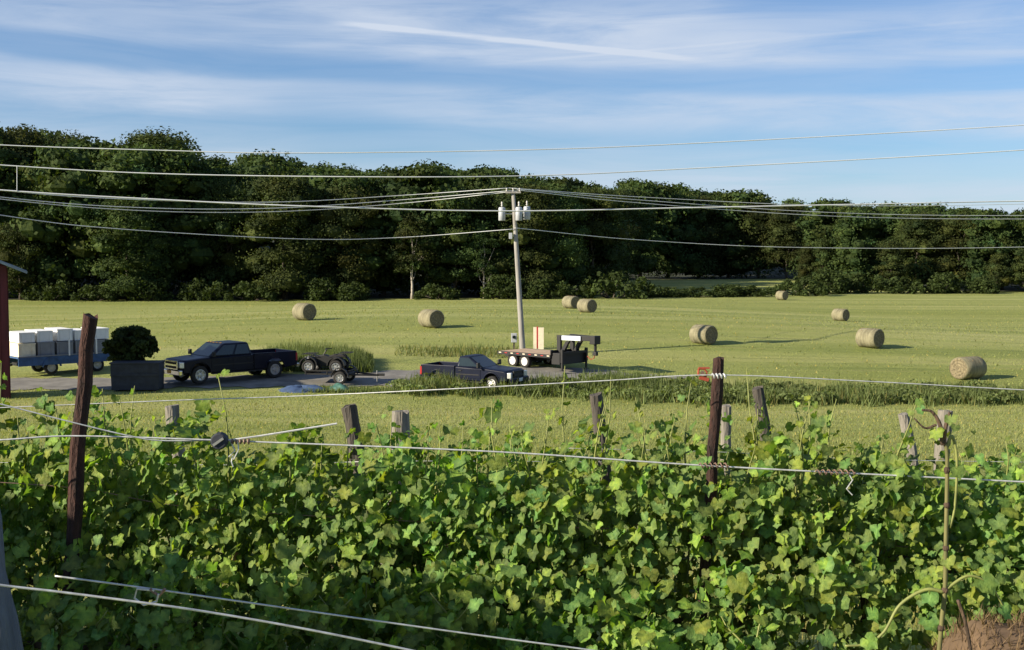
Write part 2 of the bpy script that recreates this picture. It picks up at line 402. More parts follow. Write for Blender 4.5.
# gravel lane: near and far border by image column
v = []; cols = np.arange(-260, 700, 6)
for px in cols:
    yn = np.interp(px, [-260, 100, 180, 400, 520, 640, 700], [392, 390, 388.5, 387, 386, 381, 378]) + 0.8 * math.sin(px * .13) + 0.5 * math.sin(px * .31)
    yf = np.interp(px, [-260, 100, 180, 400, 520, 600, 640, 700], [379, 379, 378.5, 371, 367, 370, 375, 377]) + 0.6 * math.sin(px * .17 + 1)
    dn = float(ghit(px, yn)); df = float(ghit(px, yf))
    for k in range(9):
        y = dn + (df - dn) * k / 8; x = X(px, y); v.append((x, y, HZ(x, y) + 0.03))
f = [(i * 9 + j, (i + 1) * 9 + j, (i + 1) * 9 + j + 1, i * 9 + j + 1) for i in range(len(cols) - 1) for j in range(8)]
tag(npmesh('gravel_lane', v, f, M['gravel'], smooth=True), kind='structure')

# ------------------------------------------------------------------ trees
rg = np.random.default_rng(11)
def rand_unit(n):
    a = rg.normal(size=(n, 3)); return a / np.linalg.norm(a, axis=1, keepdims=True)
def quads(cent, nrm, size, aspect=0.7):
    """leaf cards: centre, normal, size -> (n*4,3)"""
    n = len(cent); r = rand_unit(n); t = np.cross(nrm, r); t /= np.maximum(np.linalg.norm(t, axis=1, keepdims=True), 1e-6)
    b = np.cross(nrm, t); s = size[:, None] * 0.5
    c4 = np.stack([cent - t * s, cent - b * s * aspect + nrm * s * .15, cent + t * s, cent + b * s * aspect + nrm * s * .15], 1)
    return c4.reshape(-1, 3)
def crown_cloud(h, w, base, nclump, per, leaf, shape='round', hollow=0.55, solid=False):
    """leaf cards of a crown of height h, half width w, from height base"""
    ch = h - base; cs = []; tries = 0
    while len(cs) < nclump and tries < 20000:
        tries += 1
        z = rg.random(); a = rg.random() * 6.283
        if shape == 'round': prof = math.sin(math.pi * min(1, 0.08 + 0.88 * z) ** 0.85) ** 0.6
        elif shape == 'cone': prof = (1 - z) ** 0.8 * 0.95 + 0.06
        else: prof = math.sin(math.pi * (0.15 + 0.8 * z)) ** 0.45
        r = w * prof * (hollow + (1 - hollow) * rg.random()) * (0.82 + 0.3 * math.sin(3 * a + 5 * z) * 0.5)
        cs.append((r * math.cos(a), r * math.sin(a), base + min(z, .93) * ch, z))
    cs = np.array(cs)
    cr = (0.085 * ch + 0.10 * w) * (0.62 + 0.85 * rg.random(len(cs)) ** 1.5)
    out = []; tint = []; core = []
    lon, lat = 7, 4
    for (cx, cy, cz, zr), r in zip(cs, cr):
        cen = np.array([cx, cy, cz]); sq = np.array([1.15, 1.15, 0.82]); hue = rg.normal(0, 0.08); base_t = 0.62 + 0.76 * rg.random(); hv_ = np.array([[1 + hue, 1, 1 - hue]])
        if solid:   # dense twigs and leaves inside the lump
            th = np.linspace(0, math.pi, lat + 1)[:, None] + 0 * np.zeros((1, lon)); ph = np.linspace(0, 2 * math.pi, lon, endpoint=False)[None, :] + rg.random() * 6
            rr = r * (.44 + .26 * rg.random((lat + 1, lon))); rr[0] = rr[0].mean(); rr[-1] = rr[-1].mean()
            g_ = np.stack([rr * np.sin(th) * np.cos(ph), rr * np.sin(th) * np.sin(ph), rr * np.cos(th)], -1) * sq + cen
            k2 = (np.arange(lon) + 1) % lon
            q_ = np.stack([g_[:-1], g_[1:], g_[1:][:, k2], g_[:-1][:, k2]], 2).reshape(-1, 3)
            out.append(q_); tint.append(np.repeat(base_t * hv_ * (.85 + .3 * rg.random((len(q_) // 4, 1))), 4, 0)); core.append(np.ones(len(q_) // 4, bool))
        u = rand_unit(per); u[:, 2] = np.where(u[:, 2] < -0.45, -u[:, 2] * .6, u[:, 2])
        rad = r * ((0.70 + 0.48 * rg.random(per)) if solid else (.55 + .5 * rg.random(per)))
        c = cen + u * rad[:, None] * sq
        nrm = u + 0.8 * rand_unit(per); nrm /= np.linalg.norm(nrm, axis=1, keepdims=True)
        out.append(quads(c, nrm, leaf * (0.6 + 0.8 * rg.random(per)))); core.append(np.zeros(per, bool))
        tint.append(np.repeat(base_t * (0.8 + 0.4 * rg.random((per, 1))) * hv_, 4, 0))
    crown_cloud.core = np.concatenate(core)
    return np.concatenate(out), np.concatenate(tint), cs
def limb_mesh(h, w, base, cs, trunk_r, nl=9):
    m = MB(); k = 9; pts = [(0.02 * h * math.sin(i * 1.3) * i / k, 0.02 * h * math.cos(i * 1.7) * i / k, -0.4 + (h * 0.86 + 0.4) * i / k) for i in range(k + 1)]
    m.tube(pts, [trunk_r * (1.35 if i == 0 else 1) * (1 - 0.86 * i / k) for i in range(k + 1)], 7)
    for i in rg.choice(len(cs), min(nl, len(cs)), replace=False):
        c = cs[i]; z0 = max(base * 0.7, c[2] - 0.35 * h * rg.random() - 1.0); t = min(k - 1, max(0, (z0 + .4) / (h * .86 + .4) * k)); a = Vector(pts[int(t)]).lerp(Vector(pts[int(t) + 1]), t - int(t))
        e = Vector(c[:3]); mid = a.lerp(e, 0.5) + Vector((0, 0, -0.06 * h * rg.random()))
        r0 = trunk_r * 0.45 * (1 - 0.6 * z0 / h)
        m.tube([a, mid, e], [r0, r0 * .6, r0 * .2], 5)
    return m
PROTO = []
def proto_tree(h, w, base, ncl, per, leaf, shape, pale=False, hollow=.55):
    vt, ti, cs = crown_cloud(h, w, base, ncl, per, leaf, shape, hollow, not pale); core = crown_cloud.core
    me = npmesh('crown', vt, 4, M['crown'], tint=ti); lm = limb_mesh(h, w, base, cs, 0.018 * h, 12).build('trunk', M['palebark'] if pale else M['bark'], smooth=True)
    a, b = me.data, lm.data
    bpy.data.objects.remove(me); bpy.data.objects.remove(lm)
    PROTO.append(dict(h=h, w=w, crown=a, trunk=b, cloud=(vt, ti, core))); return len(PROTO) - 1
T_OAK = [proto_tree(22, 6.6, 3.2, 80, 300, 0.36, 'round'), proto_tree(24, 7.0, 4.0, 86, 300, 0.36, 'round'), proto_tree(20, 6.0, 1.6, 80, 300, 0.36, 'full'), proto_tree(18, 6.2, 2.4, 76, 300, 0.36, 'full')]
T_PALE = proto_tree(17, 5.5, 5.0, 55, 150, 0.34, 'round', pale=True, hollow=.35)
T_CONE = proto_tree(13, 3.6, 0.8, 80, 130, 0.30, 'cone')
T_SMALL = proto_tree(8, 3.0, 0.7, 60, 110, 0.28, 'full')
def put_tree(k, x, y, h, wscale, label, group, rz=None, name='broadleaf_tree'):
    p = PROTO[k]; s = h / (p['h'] * 1.08)
    t = thing(name, label, 'tree', (x, y, HZ(x, y)), rnd.random() * 6.28 if rz is None else rz, group)
    t.scale = (s * wscale, s * wscale, s)
    link('trunk', p['trunk'], None, t); link('crown', p['crown'], None, t); return t
def top_h(px, y, ytop):  # height of a tree standing at depth y whose top shows at image row ytop
    x = X(px, y); return P(px, ytop, y).z - HZ(x, y)
# edge trees of the left wood, left to right: (px, depth, top row, proto, width, label)
edge = [
 (-40, 172, 118, 1, 1.1, 'tall dark tree standing left of the red barn roof at the frame edge'),
 (22, 176, 116, 0, 1.05, 'tall rounded tree rising above the barn roof, leftmost crown on the skyline'),
 (78, 182, 126, 1, 0.9, 'tall tree on the skyline just right of the leftmost rounded crown'),
 (118, 180, 142, 3, 1.0, 'tree with lower crown in the dip of the left skyline'),
 (160, 177, 122, 1, 1.25, 'broad high-domed tree, the largest crown on the left skyline'),
 (20, 163, 218, 3, 1.0, 'lower edge tree right behind the barn roof'),
 (128, 163, 192, 2, 1.2, 'sunlit bushy edge tree below the largest dome on the left'),
 (228, 171, 172, 0, 0.9, 'shaded edge tree beside the dark gap left of the hanging green tree'),
 (285, 165, 168, 2, 1.15, 'wide green edge tree with foliage down to the field, above the left bale'),
 (350, 167, 176, 0, 1.0, 'rounded edge tree between the left bale and the pale forked trunk'),
 (412, 165, 208, T_PALE, 1.0, 'edge tree with a pale bare forked trunk showing below its crown'),
 (384, 175, 172, 1, 0.9, 'tall tree behind the pale forked trunk'),
 (455, 169, 182, 3, 1.0, 'edge tree left of the utility pole with dense dark foliage'),
 (484, 166, 226, T_PALE, 0.95, 'edge tree with thin pale trunk just left of the utility pole'),
 (525, 169, 178, 2, 1.05, 'full edge tree directly behind the utility pole'),
 (562, 171, 184, 0, 1.0, 'edge tree right of the utility pole transformers'),
 (592, 177, 182, 3, 0.95, 'last tall tree at the right corner of the left wood'),
 (603, 200, 182, 2, 0.9, 'tree at the wood corner where the shaded clearing begins'),
 (607, 228, 186, 3, 0.9, 'second tree back along the shaded clearing edge'),
 (615, 252, 184, 2, 0.9, 'third tree back along the shaded clearing edge'),
 # far side of the clearing
 (640, 282, 184, 2, 1.1, 'dark far tree at the left end of the shaded clearing'),
 (668, 286, 188, 3, 1.1, 'dark far tree, second along the back of the shaded clearing'),
 (698, 284, 190, 2, 1.1, 'dark far tree, third along the back of the shaded clearing'),
 (728, 287, 194, 2, 1.2, 'dark far tree in the middle of the shaded clearing'),
 (758, 285, 198, 3, 1.1, 'dark far tree right of the middle of the shaded clearing'),
 (786, 280, 200, 3, 1.0, 'dark far tree beside the sunlit right wood'),
 # right wood
 (826, 236, 205, 3, 1.0, 'tall tree at the left corner of the right wood'),
 (868, 215, 208, 2, 1.2, 'wide sunlit tree of the right wood with foliage to the ground'),
 (916, 207, 208, 2, 1.1, 'dark rounded tree in the middle of the right wood'),
 (958, 204, 212, 3, 1.1, 'tree of the right wood above the rightmost bale'),
 (1002, 202, 210, 3, 1.1, 'tall tree of the right wood near the right frame edge'),
 (1050, 200, 208, 2, 1.1, 'tree cut by the right frame edge in the right wood'),
 (806, 226, 244, T_CONE, 1.0, 'small pointed pale green tree at the edge of the clearing'),
 (822, 224, 236, T_CONE, 1.0, 'small pointed tree right of the palest one by the clearing'),
 (890, 200, 238, T_CONE, 1.4, 'broad low conifer-shaped tree in front of the right wood'),
 (997, 194, 252, T_SMALL, 0.9, 'small bright bushy tree at the field edge on the right'),
 (1026, 193, 246, T_SMALL, 1.0, 'small bright tree cut by the right frame edge'),
]
for px, d, yt, k, ws, lab in edge:
    put_tree(k, X(px, d), d, max(5, top_h(px, d, yt)), ws, lab, 'trees along the edge of the woods')
# the mass of the wood behind them: one mass, crowns merge
SKY_X = [-300, 0, 60, 110, 150, 195, 212, 270, 300, 400, 450, 510, 560, 650, 750, 830, 900, 1024, 1400]
SKY_Y = [112, 114, 122, 136, 126, 134, 150, 144, 152, 163, 158, 161, 170, 180, 190, 198, 204, 203, 200]
mv, mt = [], []; count = 0
spots = []
for px in np.arange(-130, 1170, 34):
    e = forest_edge(px)
    for j in range(4):
        spots.append((px + rg.uniform(-14, 14), e + 9 + j * 22 + rg.uniform(-7, 7)))
for px, d in spots:
    x = X(px, d); zg = HZ(x, d)
    ytop = np.interp(px, SKY_X, SKY_Y) + rg.choice([-7, -2, 2, 7, 13])
    h = min((P(px, ytop, d).z - zg) * .90, 24 * rg.uniform(0.75, 1.05))
    if h < 7: continue
    p = PROTO[int(rg.integers(0, 4))]; vt, ti, core = p['cloud']
    q = vt.reshape(-1, 4, 3); up = q[:, 0, 2] > p['h'] * (0.42 if d > forest_edge(px) + 24 else 0.08)
    keep = up & (core | (rg.random(len(q)) < np.where(q[:, 0, 2] > p['h'] * .7, .29, .20)))
    q = q[keep].copy(); tq = ti.reshape(-1, 4, 3)[keep]; ck = core[keep]
    cen = q.mean(1, keepdims=True); q = np.where(ck[:, None, None], q, cen + (q - cen) * 1.75)
    a = rg.random() * 6.28; ca, sa = math.cos(a), math.sin(a); s = h / p['h']
    rot = np.array([[ca, sa, 0], [-sa, ca, 0], [0, 0, 1]])
    q = (q.reshape(-1, 3) @ rot) * np.array([s * 1.05, s * 1.05, s]) + np.array([x, d, zg])
    mv.append(q); mt.append(tq.reshape(-1, 3) * rg.uniform(0.8, 1.15)); count += 1
for px in np.arange(-150, 1190, 9):  # understorey
    d = forest_edge(px) + rg.uniform(2, 20); x = X(px, d) + rg.uniform(-2, 2); n_ = 240; u_ = rand_unit(n_); hgt = rg.uniform(3.5, 6.5)
    c_ = u_ * np.array([2.6, 2.2, hgt * .5]) * (.75 + .3 * rg.random((n_, 1))) + np.array([x, d, HZ(x, d) + hgt * .5])
    mv.append(quads(c_, u_ + .5 * rand_unit(n_), rg.uniform(.3, .6, n_))); mt.append(np.full((n_ * 4, 3), rg.uniform(.6, 1.0)))
wd = npmesh('woodland', np.concatenate(mv), 4, M['crown'], tint=np.concatenate(mt))
tag(wd, 'dark green wooded hillside whose crowns merge behind the edge trees', 'woodland', kind='stuff')
# shrubs: hedge along the far edge of the field
def shrub_cloud(w, h, ncl, per, leaf, squash=1.0):
    cs = []
    for _ in range(ncl):
        a = rg.random() * 6.283; r = math.sqrt(rg.random()) * w; z = rg.random() ** 0.8 * h * math.sqrt(max(0.05, 1 - (r / w) ** 2 * .9))
        cs.append((r * math.cos(a), r * math.sin(a) * squash, max(0.12 * h, z)))
    out, tint = [], []
    for c in cs:
        u = rand_unit(per); rad = 0.22 * h * (0.5 + 0.7 * rg.random(per))
        cc = np.array(c) + u * rad[:, None]; cc[:, 2] = np.maximum(cc[:, 2], 0.03)
        nrm = u + 0.8 * rand_unit(per); nrm /= np.linalg.norm(nrm, axis=1, keepdims=True)
        out.append(quads(cc, nrm, leaf * (0.6 + 0.8 * rg.random(per))))
        tint.append(np.repeat((0.7 + 0.6 * rg.random()) * (0.8 + 0.4 * rg.random((per, 1))) * np.ones((1, 3)), 4, 0))
    return np.concatenate(out), np.concatenate(tint), cs
SH = []
for w, h in ((3.0, 2.6), (4.0, 2.2), (2.4, 3.2)):
    vt, ti, cs = shrub_cloud(w, h, 46, 45, 0.34, 0.7)
    o = npmesh('foliage', vt, 4, M['shrub'], tint=ti); me = o.data; bpy.data.objects.remove(o)
    sm = MB()
    for c in cs[:9]: sm.tube([(c[0] * .1, c[1] * .1, -0.1), (c[0] * .5, c[1] * .5, c[2] * .5), c], [.06, .04, .015], 5)
    o = sm.build('stems', M['bark']); me2 = o.data; bpy.data.objects.remove(o); SH.append((me, me2))
sh_list = [
 (52, 162, 1.3, 'low pale shrub at the wood edge behind the barn'), (95, 160.5, 1.0, 'dark shrub at the wood edge left of the tall rusty post'),
 (150, 161, 1.1, 'shrub at the wood edge above the dark pickup hood'), (205, 162, 1.2, 'shrub in the dark gap of the left wood'),
 (252, 161.5, 1.2, 'shrub at the wood edge above the left bale'), (322, 161.5, 1.1, 'bright bushy shrub right of the left bale at the wood edge'),
 (352, 161, 1.0, 'low shrub left of the pale forked trunk'), (438, 163, 1.0, 'shrub between the two pale trunks'),
 (505, 163, 1.2, 'shrub behind the base region of the utility pole'), (548, 163, 1.1, 'shrub just right of the utility pole at the wood edge'),
 (612, 166, 1.7, 'tall shrub at the corner of the left wood above the paired bales'), (645, 168, 0.9, 'low hedge shrub right of the paired bales'),
 (672, 169, 1.0, 'dark hedge shrub, second along the field hedge'), (700, 170, 1.1, 'dark hedge shrub in the middle of the field hedge'),
 (728, 171, 1.1, 'hedge shrub left of the farthest small bale'), (757, 172, 1.15, 'hedge shrub just behind the farthest small bale'),
 (800, 178, 1.3, 'hedge shrub right of the farthest small bale'), (830, 186, 1.3, 'hedge shrub below the small pointed trees'),
 (862, 190, 1.3, 'hedge shrub at the foot of the wide sunlit right tree'), (905, 190, 1.2, 'hedge shrub under the dark right wood'), (945, 190, 1.2, 'hedge shrub above the right bales at the wood foot'),
 (980, 190, 1.1, 'hedge shrub left of the small bright tree on the right')]
for i, (px, d, s, lab) in enumerate(sh_list):
    x = X(px, d); t = thing('hedge_shrub', lab, 'shrub', (x, d, HZ(x, d)), rnd.random() * 6.28, 'shrubs along the far field edge')
    t.scale = (s, s, s * (.52 if 630 < px < 800 else .9)); a, b = SH[i % 3]; link('foliage', a, None, t); link('stems', b, None, t)

# ------------------------------------------------------------------ grass and weeds
def blades(xs, ys, h, w, lean=0.35, dz=0.0, tint_var=0.35, dry=0.0):
    n = len(xs); z = H(xs, ys) + dz; a = rg.random(n) * 6.283; dx, dy = np.cos(a) * w / 2, np.sin(a) * w / 2
    la = rg.random(n) * 6.283; ll = h * lean * rg.random(n)
    v = np.empty((n, 3, 3)); v[:, 0] = np.stack([xs - dx, ys - dy, z - .02], 1); v[:, 1] = np.stack([xs + dx, ys + dy, z - .02], 1)
    v[:, 2] = np.stack([xs + np.cos(la) * ll, ys + np.sin(la) * ll, z + h], 1)
    t = (1 - tint_var + 2 * tint_var * rg.random((n, 1))) * np.ones((1, 3)); isd = rg.random(n) < dry; t[isd] *= np.array([1.7, 1.25, 1.2])
    return v.reshape(-1, 3), np.repeat(t, 3, 0)
def scatter_px(n, x0, x1, near, far):
    """points between two image-row borders (functions of column) on flat ground"""
    px = rg.uniform(x0, x1, n); u = rg.random(n)
    dn = ghit(px, near(px)); df = ghit(px, far(px))
    d = dn + (df - dn) * u + rg.normal(0, .45, n) * (1 + np.sin(px * .11) * .8); return (px - 512) / FPX * d, d
ip = lambda xs, ys: (lambda p: np.interp(p, xs, ys))
V, T = [], []
x, y = scatter_px(36000, 395, 1100, ip([380, 440, 520, 600, 700, 1100], [393, 395, 396, 400, 405, 405]), ip([380, 430, 520, 560, 640, 760, 1100], [387, 387, 387, 383, 386, 391, 395]))
cl_ = .5 + .5 * np.sin(x * 1.9 + 2 * np.sin(y * 1.1)) * np.sin(x * .63 + y * .9 + 1) + .35 * np.sin(x * 5.1 + y * 3)
kp = rg.random(len(x)) < .45 + .6 * cl_; x, y, cl_ = x[kp], y[kp], cl_[kp]
hh = rg.uniform(.15, .85, len(x)) ** 1.2 * (.55 + .55 * np.clip(cl_, 0, 1.3)) * np.interp(x, [-6, -4.5, 1, 2.5, 8, 40], [.6, 1.1, 1.1, .7, .95, 1.0])
v, t = blades(x, y, hh, rg.uniform(.03, .10, len(x)), .7, tint_var=.5, dry=.10); V.append(v); T.append(t)
for _ in range(260):  # leafy weed clumps
    i_ = int(rg.integers(len(x))); n_ = 60; r_c = rg.uniform(.2, .55); u_ = rand_unit(n_); c_ = np.array([x[i_], y[i_], 0]) + u_ * r_c * np.array([1.3, .8, .7]); c_[:, 2] = np.abs(c_[:, 2]) + .1 + H(c_[:, 0], c_[:, 1]) + rg.uniform(0, .25)
    q_ = quads(c_, u_ + .6 * rand_unit(n_), np.full(n_, .16)).reshape(-1, 4, 3); tv_ = rg.uniform(.55, 1.5)
    V.append(q_[:, [0, 1, 2]].reshape(-1, 3)); V.append(q_[:, [0, 2, 3]].reshape(-1, 3)); T += [np.full((n_ * 3, 3), tv_)] * 2
n = 9000; px = rg.uniform(265, 372, n); d = rg.uniform(63.5, 68, n) # weeds behind the truck
hh = rg.uniform(.4, 1.15, n) * np.interp(px, [262, 290, 350, 374], [.8, 1.1, 1.0, .45]); v, t = blades((px - 512) / FPX * d, d, hh, rg.uniform(.04, .1, n), .5); V.append(v); T.append(t)
n = 1600; px = rg.uniform(395, 520, n); d = rg.uniform(69.5, 73, n)
v, t = blades((px - 512) / FPX * d, d, rg.uniform(.08, .45, n) * np.interp(px, [365, 440, 470, 520], [.4, .8, 1.2, .7]), rg.uniform(.03, .09, n), .5, dry=.3); V.append(v); T.append(t)
n = 2200; px = rg.normal(625, 22, n); d = rg.uniform(58.5, 61, n)
v, t = blades((px - 512) / FPX * d, d, rg.uniform(.3, 1.1, n), rg.uniform(.04, .1, n), .6, tint_var=.5); V.append(v); T.append(t)
n = 3000; px = rg.uniform(300, 420, n); d = rg.uniform(56.8, 58.2, n)
v, t = blades((px - 512) / FPX * d, d, rg.uniform(.08, .3, n), rg.uniform(.03, .07, n), .5); V.append(v); T.append(t)
tag(npmesh('roadside_weeds', np.concatenate(V), 3, M['weed'], tint=np.concatenate(T)), 'tall dark green weeds along the gravel lane', 'weeds', kind='stuff')
V, T = [], []
n = 60000; d = rg.uniform(32, 57, n); px = rg.uniform(-60, 1090, n); v, t = blades((px - 512) / FPX * d, d, rg.uniform(.04, .13, n), rg.uniform(.02, .05, n), .8, tint_var=.22, dry=.08); V.append(v); T.append(t)
n = 60000; d = 60 + 100 * rg.random(n) ** 1.3; px = rg.uniform(-40, 1070, n); x = (px - 512) / FPX * d
band = rg.random(n) < .5
onlane = (px < 640) & (d < 72); keep = band & ~onlane & (rg.random(n) < .6)
v, t = blades(x[keep], d[keep], rg.uniform(.05, .14, keep.sum()), rg.uniform(.04, .12, keep.sum()), 1.2, tint_var=.2, dry=.12); V.append(v); T.append(t)
tag(npmesh('mown_grass', np.concatenate(V), 3, M['grass'], tint=np.concatenate(T)), 'short mown hay stubble and grass over the field', 'grass', kind='stuff')
n = 26000; x = rg.uniform(-6, 6.5, n); d = rg.uniform(2.0, 12, n)
v, t = blades(x, d, rg.uniform(.05, .22, n), rg.uniform(.006, .014, n), .8, dry=.25)
tag(npmesh('vineyard_grass', v, 3, M['grass'], tint=t), 'grass growing on the vineyard floor between the rows', 'grass', kind='stuff')

# ------------------------------------------------------------------ hay bales
def make_bale(label, px, py, hpx, yaw, length=1.3, dia=1.3):
    d = FPX * dia / hpx; x = X(px, d); r = dia / 2
    t = thing('hay_bale', label, 'hay bale', (x, d, HZ(x, d)), yaw, 'round hay bales in the mown field')
    b = MB(); L = length / 2; n = 30
    prof = [(r - .05, -L), (r, -L + .05), (r + .012, -L * .5), (r + .005, 0), (r + .012, L * .5), (r, L - .05), (r - .05, L)]
    for rr, hh in prof:
        for k in range(n):
            a = 6.2832 * k / n; q = rr * (1 + rnd.uniform(-.012, .012)); z = r + q * math.sin(a)
            b.v.append((hh, q * math.cos(a) * 1.02, max(-.02, z * .985)))
    for i in range(len(prof) - 1):
        for k in range(n): b.f.append((i * n + k, i * n + (k + 1) % n, (i + 1) * n + (k + 1) % n, (i + 1) * n + k))
    t.scale = (1, rnd.uniform(1.0, 1.06), rnd.uniform(.93, .99)); b.build('roll', M['hay'], t, True)
    for s in (-1, 1):
        e = MB(); vs = []; rings = 7
        for j in range(rings):
            q = (r - .045) * (1 - j / rings)
            for k in range(n):
                a = 6.2832 * k / n; vs.append((s * (L + (.02 if j % 2 else -.012) + rnd.uniform(-.008, .008)), q * math.cos(a), r * .985 + q * math.sin(a)))
        e.v = vs + [(s * L, 0, r)]
        for j in range(rings - 1):
            for k in range(n): e.f.append((j * n + k, j * n + (k + 1) % n, (j + 1) * n + (k + 1) % n, (j + 1) * n + k))
        for k in range(n): e.f.append(((rings - 1) * n + k, (rings - 1) * n + (k + 1) % n, rings * n))
        e.build('end_face', M['hayend'], t)
    # loose straws standing off the roll
    ns = 500; a = rg.uniform(0, 6.28, ns); hx = rg.uniform(-L, L, ns); c = np.stack([hx, np.cos(a) * r * 1.01, r + np.sin(a) * r * 1.0], 1); c[:, 2] = np.maximum(c[:, 2], .02)
    dd = rand_unit(ns) * .08; dd[:, 2] += .01; pp = rand_unit(ns) * .008
    tri = np.stack([c - pp, c + pp, c + dd + np.stack([0 * a, np.cos(a) * .03, np.sin(a) * .03], 1)], 1); tri[..., 2] = np.maximum(tri[..., 2], -.01)
    o = npmesh('loose_straw', tri.reshape(-1, 3), 3, M['straw'], t, tint=np.ones((ns * 3, 3)) * 1.5); o['kind'] = 'stuff'
RYAW = R(-48)
make_bale('hay bale farthest left, close to the dark wood edge', 304, 320, 17.5, RYAW + .1)
make_bale('hay bale standing alone left of the utility pole', 431, 327, 19, RYAW)
make_bale('left, rear bale of the touching pair right of the pole', 571, 308, 13, RYAW)
make_bale('right, front bale of the touching pair right of the pole', 587, 313, 14.5, RYAW)
make_bale('hay bale in mid field above the tall rusty vineyard post', 704, 343, 20.5, RYAW)
make_bale('smallest, most distant hay bale beside the hedge', 782, 300, 9.3, RYAW - .1, 1.2, 1.24)
make_bale('middle-distance hay bale, upper one of the two at right', 841, 321, 13, RYAW, 1.2, 1.2)
make_bale('hay bale at right, directly above the leaning short post', 871, 346, 20.5, RYAW)
make_bale('nearest hay bale, sunlit end facing left, at the right weeds', 970, 384, 23, R(28), 1.5, 1.24)

# ------------------------------------------------------------------ vehicles
def wheel(parent, x, y, r, w, rimmat, side, name='wheel'):
    e = MB(); e.lathe([(r * .60, -w / 2), (r * .93, -w / 2), (r, -w * .36), (r, w * .36), (r * .93, w / 2), (r * .62, w / 2), (r * .58, 0), (r * .60, -w / 2)], (0, 0, 0), 26, cap=False)
    o = e.build(name, M['rubber'], parent, True); o.location = (x, y, r)
    q = MB(); s = side * w * .46
    q.lathe([(r * .62, s * .1), (r * .62, s * 1.08), (r * .56, s * 1.1), (r * .52, s * .75), (r * .30, s * .62), (r * .22, s * .95), (r * .06, s * 1.0)], (0, 0, 0), 20)
    for k in range(6):
        a = 6.283 * k / 6; q.box((math.cos(a) * r * .38, s * .86, math.sin(a) * r * .38), (r * .34, abs(s) * .25, r * .14), (0, -a, 0))
    q.build('rim', rimmat, o); return o
def arch(cx, r, z0, n=9):  # points over a wheel from front to rear (x decreasing)
    return [(cx + r * math.cos(math.pi * i / (n - 1)), z0 + r * math.sin(math.pi * i / (n - 1))) for i in range(n)]
def pickup(label, loc, rz, L=6.3, W=2.03, wb=4.1, wr=0.42, crew=True, paint='paint', rim='rim', zs=1.0, chrome=True):
    t = thing('pickup_truck', label, 'pickup truck', loc, rz)
    fx = L / 2; ax_f = fx - 0.98; ax_r = ax_f - wb
    cab_f = fx - 1.42; cab_len = 2.35 if crew else 1.45
    cab_r = cab_f - 0.15 - cab_len; bed_f = cab_r - 0.05; bed_r = -fx
    zb, belt, hood, roof = 0.55 * zs, 1.28 * zs, 1.26 * zs, 1.93 * zs
    hw = W / 2
    # lower body of nose and cab
    poly = [(fx - .02, zb + .05), (fx, zb + .35), (fx - .03, hood - .12), (fx - .16, hood - .03), (cab_f + .05, hood + .06), (cab_f - .3, belt + .03), (cab_r, belt + .03), (cab_r, zb)]
    lo = [(cab_r, zb), (ax_f - wr * 1.25, zb)]
    ar = [(p, q) for p, q in arch(ax_f, wr * 1.22, zb - .02)][::-1]
    poly = poly + [(ax_f - wr * 1.3, zb)] + ar + [(ax_f + wr * 1.3, zb + .03)]
    def rnd_(k):
        def fn(x, z):
            zz = z - k * .075 * max(0, min(1, (z - (hood - .25)) / .2)) if x > cab_f - .35 else z - k * .02 * (z > belt)
            return (x - k * .20 * max(0, min(1, (x - (fx - .5)) / .5)), zz)
        return fn
    MB().prism_layers(poly, [(-hw, rnd_(1)), (-hw + .05, rnd_(.55)), (-hw + .16, rnd_(.2)), (-hw * .55, rnd_(0)), (hw * .55, rnd_(0)), (hw - .16, rnd_(.2)), (hw - .05, rnd_(.55)), (hw, rnd_(1))]).build('body', M[paint], t, smooth=False, bevel=.03)
    # bed
    b = MB(); zt = belt + .06; zf = 0.85 * zs
    ar = [(p, q) for p, q in arch(ax_r, wr * 1.22, zb - .02)][::-1]
    side = [(bed_r, zb + .02), (bed_r, zt), (bed_f, zt), (bed_f, zb)]
    side = [(bed_f, zb)] + [(bed_f, zt), (bed_r + .02, zt), (bed_r, zb + .06)] + ar
    for s in (-1, 1): b.prism(side, s * hw, s * (hw - .09))
    b.box(((bed_f + bed_r) / 2, 0, zf), (bed_f - bed_r - .05, W - .19, .06)); b.box((bed_f - .04, 0, (zf + zt) / 2), (.06, W - .19, zt - zf))
    b.build('cargo_bed', M[paint], t, bevel=.02)
    tg = MB().box((bed_r + .03, 0, (zb + .1 + zt) / 2), (.07, W - .2, zt - zb - .12)).build('tailgate', M[paint], t, bevel=.015)
    MB().box((bed_r - .01, 0, zt - .15), (.03, .3, .06)).build('handle', M['black'], tg)
    # greenhouse
    ti = .17; x0, x1 = cab_r + .02, cab_f - .22; tx0, tx1 = cab_r + (.14 if not crew else .2), cab_f - .92
    zc0 = belt - .02
    c = MB().hexa([(x0, -hw + .03, zc0), (x1 + .2, -hw + .03, zc0), (x1 + .2, hw - .03, zc0), (x0, hw - .03, zc0), (tx0, -hw + ti, roof), (tx1, -hw + ti, roof), (tx1, hw - ti, roof), (tx0, hw - ti, roof)])
    cabo = c.build('cab', M[paint], t, bevel=.09)
    def lerp3(a, b, k): return tuple(a[i] + (b[i] - a[i]) * k for i in range(3))
    # windscreen and rear pane, just proud of the cab
    def pane(name, A, B, C, D, m0, m1, off, parent=t):
        """A,B bottom; C,D top (C above B); inset by m0 (bottom/top) m1 (sides)"""
        A, B, C, D = [Vector(q) for q in (A, B, C, D)]
        def pt(u, v): return (A.lerp(B, u)).lerp(D.lerp(C, u), v)
        n = (B - A).cross(D - A).normalized() * off
        q = [pt(m1, m0), pt(1 - m1, m0), pt(1 - m1, 1 - m0), pt(m1, 1 - m0)]
        return MB().hexa([p - n for p in q] + [p + n for p in q]).build(name, M['glass'], parent)
